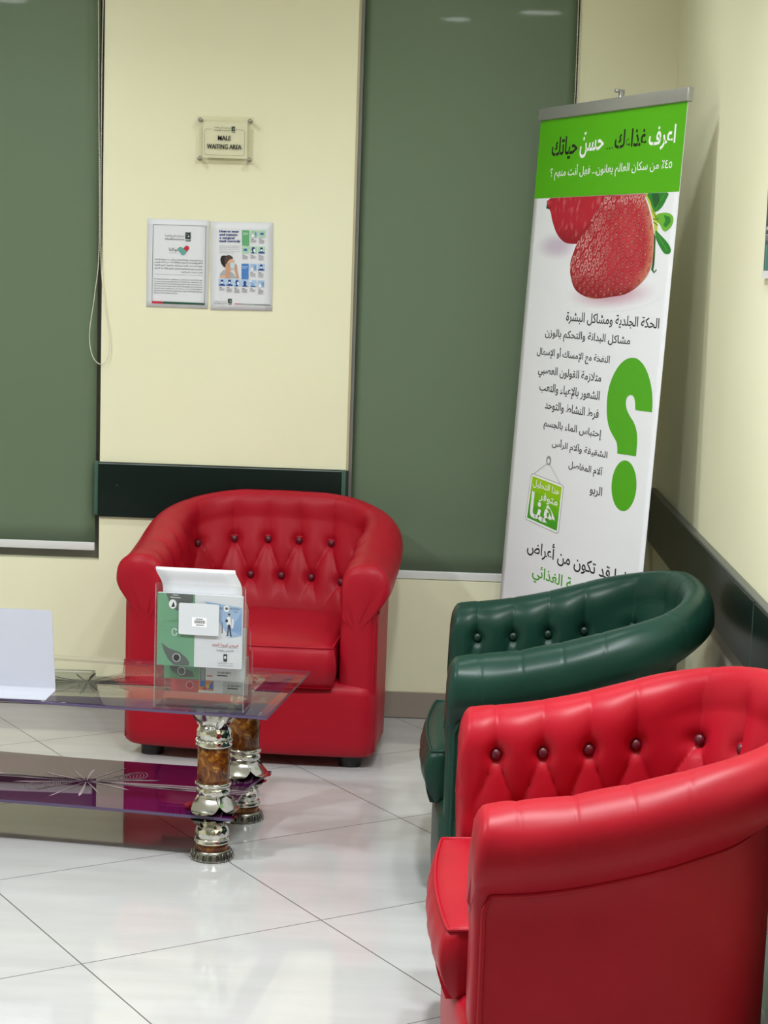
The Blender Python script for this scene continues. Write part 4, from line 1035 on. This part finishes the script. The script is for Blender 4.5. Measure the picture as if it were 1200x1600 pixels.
def printed_fruit(outline, col_fn, l, name, step=0.0034):
    """the photograph of a strawberry as a fine mesh of printed colour dots"""
    us = [p[0] for p in outline]; vs_ = [p[1] for p in outline]
    nu = int((max(us) - min(us)) / step) + 1; nv = int((max(vs_) - min(vs_)) / step) + 1
    V_ = {}; verts = []; cols = []; faces = []
    c0 = np.mean(np.array(outline), axis=0)
    for j in range(nv + 1):
        for i in range(nu + 1):
            u = min(us) + step * i; v = min(vs_) + step * j
            if inside(outline, u, v): V_[(i, j)] = len(verts); verts.append(pgs.P(u, v, l)); cols.append(col_fn(u, v))
    for (i, j), k in list(V_.items()):
        q = [V_.get((i, j)), V_.get((i + 1, j)), V_.get((i + 1, j + 1)), V_.get((i, j + 1))]
        q = [x for x in q if x is not None]
        if len(q) >= 3: faces.append(q)
    mb = MB(); mb.add(verts, faces, STR)
    # smooth contour band behind the dots
    mb2 = [pgs.P(u, v, l - 0.5) for u, v in outline]
    from mathutils.geometry import tessellate_polygon
    tri = tessellate_polygon([[Vector((p[0], p[1], 0)) for p in outline]])
    fs = []
    for tr in tri:
        a, b_, c = [Vector(outline[i]) for i in tr]; fs.append(tr if (b_ - a).cross(c - a) > 0 else (tr[0], tr[2], tr[1]))
    mb.add(mb2, fs, STR); cols += [col_fn(u, v) for u, v in outline]
    o = mb.obj(name, t)
    at = o.data.color_attributes.new('print', 'FLOAT_COLOR', 'POINT')
    at.data.foreach_set('color', [x for c in cols for x in c])
    return o
def mixc(a, b_, f): f = min(max(f, 0), 1); return tuple(a[i] * (1 - f) + b_[i] * f for i in range(3)) + (1.0,)
SO = smooth_loop(SB); SO2 = smooth_loop(SB2)
# seed positions on the front fruit: rows following its slanting axis
AX = Vector((0.30, 0.62)).normalized(); AY = Vector((AX.y, -AX.x))
def cw(u, v):                                   # coordinates along and across the fruit, v stretched to true shape
    d = Vector((u - 0.48, v + 0.36)); return d.dot(AX), d.dot(AY)
seeds = []
for j in range(-14, 15):
    for i in range(-14, 15):
        p = AX * (j * 0.0225) + AY * ((i + 0.5 * (j % 2)) * 0.0260)
        u, v = 0.48 + p.x, -0.36 + p.y
        u += 0.003 * math.sin(i * 5.1 + j); v += 0.002 * math.cos(i * 3.3 + j * 2)
        if inside(SO, u, v): seeds.append((u, v))
SN = np.array(seeds)
EDGE = np.array(SO)
R0 = srgb(176, 24, 44); R1 = srgb(140, 14, 34); R2 = srgb(206, 62, 76); RW = srgb(246, 206, 208); RY = srgb(226, 150, 120)
def fruit_front(u, v):
    de = math.sqrt(((EDGE - np.array((u, v))) ** 2).sum(1).min())
    c = mixc(R0, R2, 0.5 * sstep(0.30, 0.65, u) * (1 - sstep(0.6, 0.7, u)) + 0.35 * noise.noise(Vector((u * 14, v * 14, 0))))
    c = mixc(c, R1, 0.75 * sstep(-0.40, -0.49, v) + 0.5 * sstep(0.02, 0.0, de))
    rim = sstep(0.045, 0.0, de) * sstep(0.58, 0.70, u)
    c = mixc(c, RY, 0.75 * rim)
    q = SN - np.array((u, v)); al = q @ np.array(AX); ac = q @ np.array(AY); d2 = (al / 0.0090) ** 2 + (ac / 0.0075) ** 2
    k = int(d2.argmin()); d = math.sqrt(d2[k])
    lit = sstep(0.52, 0.34, u + 0.25 * (v + 0.40)) * sstep(-0.46, -0.40, v) + sstep(-0.27, -0.23, v)
    lit = min(lit, 1)
    if d < 0.75: c = mixc(c, R1, 0.7)
    if d < 0.28: c = mixc(c, srgb(226, 160, 120), 0.8)
    ringw = sstep(0.30, 0.05, abs(d - 1.0))
    c = mixc(c, RW, ringw * (0.10 + 0.62 * lit) * (1 if noise.noise(Vector((u * 30, v * 30, 5))) > -0.25 else 0.3))
    return c
def fruit_back(u, v):
    c = mixc(srgb(186, 28, 50), srgb(150, 16, 40), sstep(-0.28, -0.345, v)); n_ = noise.noise(Vector((u * 60, v * 45, 2)))
    return mixc(c, srgb(214, 110, 120), 0.55 * sstep(0.42, 0.75, n_ + 0.25) )
WB = tuple(BWHT.node_tree.nodes['Principled BSDF'].inputs['Base Color'].default_value)
def soft(cu, cv, ru, rv, tilt, c, amt):
    def fn(u, v):
        x, y = u - cu, v - cv - tilt * (u - cu); d = math.hypot(x / ru, y / rv)
        return mixc(WB, c, amt * (1 - sstep(0.15, 0.98, d)))
    return fn
def soft_outline(cu, cv, ru, rv, tilt): return [(cu + ru * math.cos(2 * PI * i / 32), cv + rv * math.sin(2 * PI * i / 32) + tilt * ru * math.cos(2 * PI * i / 32)) for i in range(32)]
for l_, (cu, cv, ru, rv, ti, c, am) in ((0.6, (0.17, -0.352, 0.15, 0.045, 0.0, srgb(200, 180, 204), 0.8)), (1.2, (0.50, -0.475, 0.27, 0.045, 0.05, srgb(204, 150, 172), 0.85))):
    printed_fruit(soft_outline(cu, cv, ru, rv, ti), soft(cu, cv, ru, rv, ti, c, am), l_, 'printed_soft_shadow', 0.008)
LF1 = flat('leaf_print', 44, 132, 50); LF2 = flat('leaf_light_print', 112, 182, 52); LF3 = flat('leaf_dark_print', 34, 92, 44); CALY = flat('calyx_print', 196, 206, 74)
LA = [(0.6465, -0.2203), (0.742, -0.2203), (0.7386, -0.2374), (0.7188, -0.2572), (0.6934, -0.267), (0.6784, -0.26), (0.6606, -0.2392)]
LB = [(0.6932, -0.284), (0.7047, -0.2723), (0.7447, -0.2694), (0.7724, -0.2749), (0.7829, -0.285), (0.7775, -0.3017), (0.7532, -0.3143), (0.7359, -0.3115), (0.7197, -0.2978)]
LC = [(0.7022, -0.313), (0.7242, -0.3216), (0.7651, -0.3419), (0.7849, -0.3586), (0.7802, -0.3687), (0.7568, -0.3689), (0.7341, -0.3554), (0.7098, -0.3351)]
ST = [(0.6963, -0.3181), (0.7051, -0.3283), (0.7101, -0.3725), (0.7112, -0.3964), (0.7087, -0.4083), (0.7146, -0.4141), (0.7234, -0.4064), (0.7255, -0.4105), (0.7131, -0.4175), (0.6977, -0.4088), (0.7016, -0.3931), (0.7014, -0.3555)]
LD = [(0.1115, -0.2204), (0.0844, -0.2351), (0.0827, -0.2484), (0.1047, -0.2507), (0.1153, -0.2395)]
pgs.poly([(0.628, -0.2203), (0.66, -0.2203), (0.690, -0.262), (0.705, -0.285), (0.712, -0.318), (0.700, -0.322), (0.688, -0.290), (0.660, -0.250)], CALY, 4)
pgs.poly(smooth_loop(LA, 3), LF1, 5); pgs.poly([(0.665, -0.222), (0.70, -0.2215), (0.712, -0.245), (0.695, -0.258), (0.682, -0.252)], LF3, 6); pgs.line([(0.690, -0.262), (0.712, -0.240), (0.732, -0.224)], 0.0014, LF2, 7)
pgs.poly(smooth_loop(LB, 3), LF2, 5); pgs.poly([(0.735, -0.275), (0.766, -0.280), (0.772, -0.292), (0.752, -0.306), (0.738, -0.300), (0.745, -0.288)], LF1, 6)
pgs.poly(smooth_loop(LC, 3), LF1, 5); pgs.line([(0.708, -0.320), (0.738, -0.340), (0.768, -0.362)], 0.0014, LF2, 6)
pgs.poly(ST, LF3, 5); pgs.poly(LD, LF3, 2)
for a, c in (((0.675, -0.262), (0.698, -0.280)), ((0.684, -0.285), (0.712, -0.284)), ((0.688, -0.292), (0.710, -0.300))): pgs.line([a, c], 0.0022, flat('calyx_brown', 96, 60, 36), 6)
pgs.poly([(0.0985, -0.2203), (0.70, -0.2203), (0.70, -0.2210), (0.0985, -0.2210)], LF3, 1); pgs.mb.obj('strawberry_leaf_print', t)
printed_fruit(SO2, fruit_back, 2.5, 'strawberry_print', 0.006)
printed_fruit(SO, fruit_front, 5, 'strawberry_print')
# list of complaints
pg = Page(loc(B0) + BN * 0.0003, BU, BV, 0.0001); pg.k = BK
for s_, bx in (('الحكة الجلدية ومشاكل البشرة', (0.2629, 0.7629, -0.5600, -0.5260)), ('مشاكل البدانة والتحكم بالوزن', (0.145, 0.626, -0.6091, -0.5770)), ('النفخة مع الإمساك أو الإسهال', (0.1047, 0.528, -0.6610, -0.6265)),
               ('متلازمة القولون العصبي', (0.1223, 0.4916, -0.7144, -0.6800)), ('الشعور بالإعياء والتعب', (0.1399, 0.4919, -0.7590, -0.7262)), ('فرط النشاط والتوحد', (0.182, 0.4956, -0.8038, -0.7735)),
               ('إحتباس الماء بالجسم', (0.1855, 0.5209, -0.8552, -0.8252)), ('الشقيقة وآلام الرأس', (0.2459, 0.5624, -0.9030, -0.8722)), ('آلام المفاصل', (0.3544, 0.545, -0.9504, -0.9202)), ('الربو', (0.4859, 0.5526, -1.001, -0.9715)),
               ('كلها قد تكون من أعراض', (0.1511, 0.7503, -1.2097, -1.1560))):
    pg.text(s_, bx, K_, 2, 0.011, True)
pg.text('الحساسية الغذائي', (0.1958, 0.66, -1.2790, -1.2286), QGRN, 2, 0.012, True)
pg.mb.obj('lettering', t)
pg = Page(loc(B0) + BN * 0.0003, BU, BV, 0.0001); pg.k = BK
QM = [(0.6135, -0.8764), (0.7101, -0.8731), (0.7095, -0.833), (0.7015, -0.8094), (0.6836, -0.7901), (0.6596, -0.7765), (0.6411, -0.7623), (0.632, -0.7454), (0.634, -0.733), (0.6441, -0.7258), (0.6579, -0.723), (0.6714, -0.7265), (0.6793, -0.7381), (0.6848, -0.7593), (0.7681, -0.7578), (0.7671, -0.7346), (0.758, -0.7044), (0.7379, -0.6715), (0.7088, -0.6458), (0.6744, -0.6313), (0.6457, -0.6294), (0.611, -0.636), (0.578, -0.6539), (0.5506, -0.6841), (0.5346, -0.7174), (0.5333, -0.757), (0.5409, -0.7886), (0.5574, -0.8159), (0.5834, -0.8349), (0.6042, -0.8471), (0.6112, -0.8606)]
def chaik(P_, keep):
    out = []; n = len(P_)
    for i in range(n):
        a, c, e = P_[i - 1], P_[i], P_[(i + 1) % n]
        if i in keep: out.append(c)
        else: out += [(c[0] * .75 + a[0] * .25, c[1] * .75 + a[1] * .25), (c[0] * .75 + e[0] * .25, c[1] * .75 + e[1] * .25)]
    return out
pg.poly(chaik(QM, {0, 1, 13, 14}), QGRN, 2); pg.ell(0.6630, -0.9532, 0.0640, 0.0642, QGRN, 2, 48)
pg.mb.obj('question_mark', t)
# printed hanging tag
pg = Page(loc(B0) + BN * 0.0003, BU, BV, 0.0001); pg.k = BK
CT = [(0.1347, -0.9814), (0.3377, -0.9918), (0.3313, -1.1268), (0.1213, -1.1144)]
def cmap(a, c):                                  # a right, c up on the tag
    T0, T1, Q1, Q0 = CT; x0 = (Q0[0] + (T0[0] - Q0[0]) * c, Q0[1] + (T0[1] - Q0[1]) * c); x1 = (Q1[0] + (T1[0] - Q1[0]) * c, Q1[1] + (T1[1] - Q1[1]) * c)
    return (x0[0] + (x1[0] - x0[0]) * a, x0[1] + (x1[1] - x0[1]) * a)
def rr(a0, c0, a1, c1, r, n=5):
    pts = []
    for cx, cy, an in ((a1 - r, c0 + r, -PI / 2), (a1 - r, c1 - r, 0), (a0 + r, c1 - r, PI / 2), (a0 + r, c0 + r, PI)):
        for i in range(n + 1): pts.append(cmap(cx + r * math.cos(an + PI / 2 * i / n), cy + r * math.sin(an + PI / 2 * i / n)))
    return pts
TAGG = flat('tag_grey_edge', 150, 152, 156)
pg.poly(rr(0, 0, 1, 1, 0.07), TAGG, 1); pg.poly(rr(0.012, 0.012, 0.988, 0.988, 0.065), WHI, 2)
cols = [(70, 160, 40), (84, 170, 34), (104, 182, 26), (124, 192, 20), (146, 202, 14), (160, 208, 10)]
for k, c in enumerate(cols):
    a = 0.055 + 0.89 * k / 6; e_ = 0.055 + 0.89 * (k + 1) / 6
    pg.poly([cmap(0.055, a), cmap(0.945, a), cmap(0.945, e_), cmap(0.055, e_)], flat('tag_green_%d' % k, *c), 3)
def tagtext(s_, a0, a1, c0, c1, off): pg.text(s_, None, WHI, 5, off, True, 0, lambda x, y: cmap(a0 + (a1 - a0) * x, c0 + (c1 - c0) * y))
tagtext('هذا التحليل', 0.10, 0.90, 0.72, 0.90, 0.012); tagtext('متوفر', 0.34, 0.88, 0.49, 0.70, 0.016); tagtext('هنا', 0.10, 0.86, 0.10, 0.64, 0.022)
pg.line([(0.2300, -0.944), (0.1507, -0.9823)], 0.0014, TAGG, 3); pg.line([(0.2400, -0.944), (0.319, -0.9929)], 0.0014, TAGG, 3)
pg.ell(0.2348, -0.9361, 0.0150, 0.0130, TAGG, 4); pg.ell(0.2348, -0.9375, 0.0075, 0.0070, BWHT, 5)
pg.mb.obj('hanging_tag_print', t)
# hardware: top rail, pole, cassette and feet
R_ = Matrix((BU, -BN, BV)).transposed().to_4x4()
m = MB(); M_ = Matrix.Translation(loc(B0)) @ R_; m.rbox((-0.006, -0.008, -0.006), (BW + 0.006, 0.012, 0.034), 0.004, ALU, 3, M_); m.obj('top_rail', t)
m = MB(); pp = loc(B0 + BU * (0.4275 * BK) - BN * 0.02)
m.tube([pp + BV * 0.060, pp + BV * 0.012, pp + BV * (vb + 0.02)], 0.009, ALU, 14); m.tube([pp + BV * 0.056 + BU * 0.0, pp + BV * 0.056 + BN * 0.022], 0.006, ALU, 8); m.obj('support_pole', t)
RB = Matrix((BU, -BN0, Vector((0, 0, 1)))).transposed().to_4x4()
m = MB(); m.rbox((-BW / 2 - 0.02, -0.05, 0.012), (BW / 2 + 0.02, 0.07, 0.09), 0.02, ALU, 4, RB); m.obj('cassette', t)
for sx in (-1, 1):
    m = MB(); m.rbox((sx * 0.3 - 0.02, -0.13, 0.0), (sx * 0.3 + 0.02, 0.13, 0.013), 0.004, ALU, 2, RB); m.obj('foot', t)
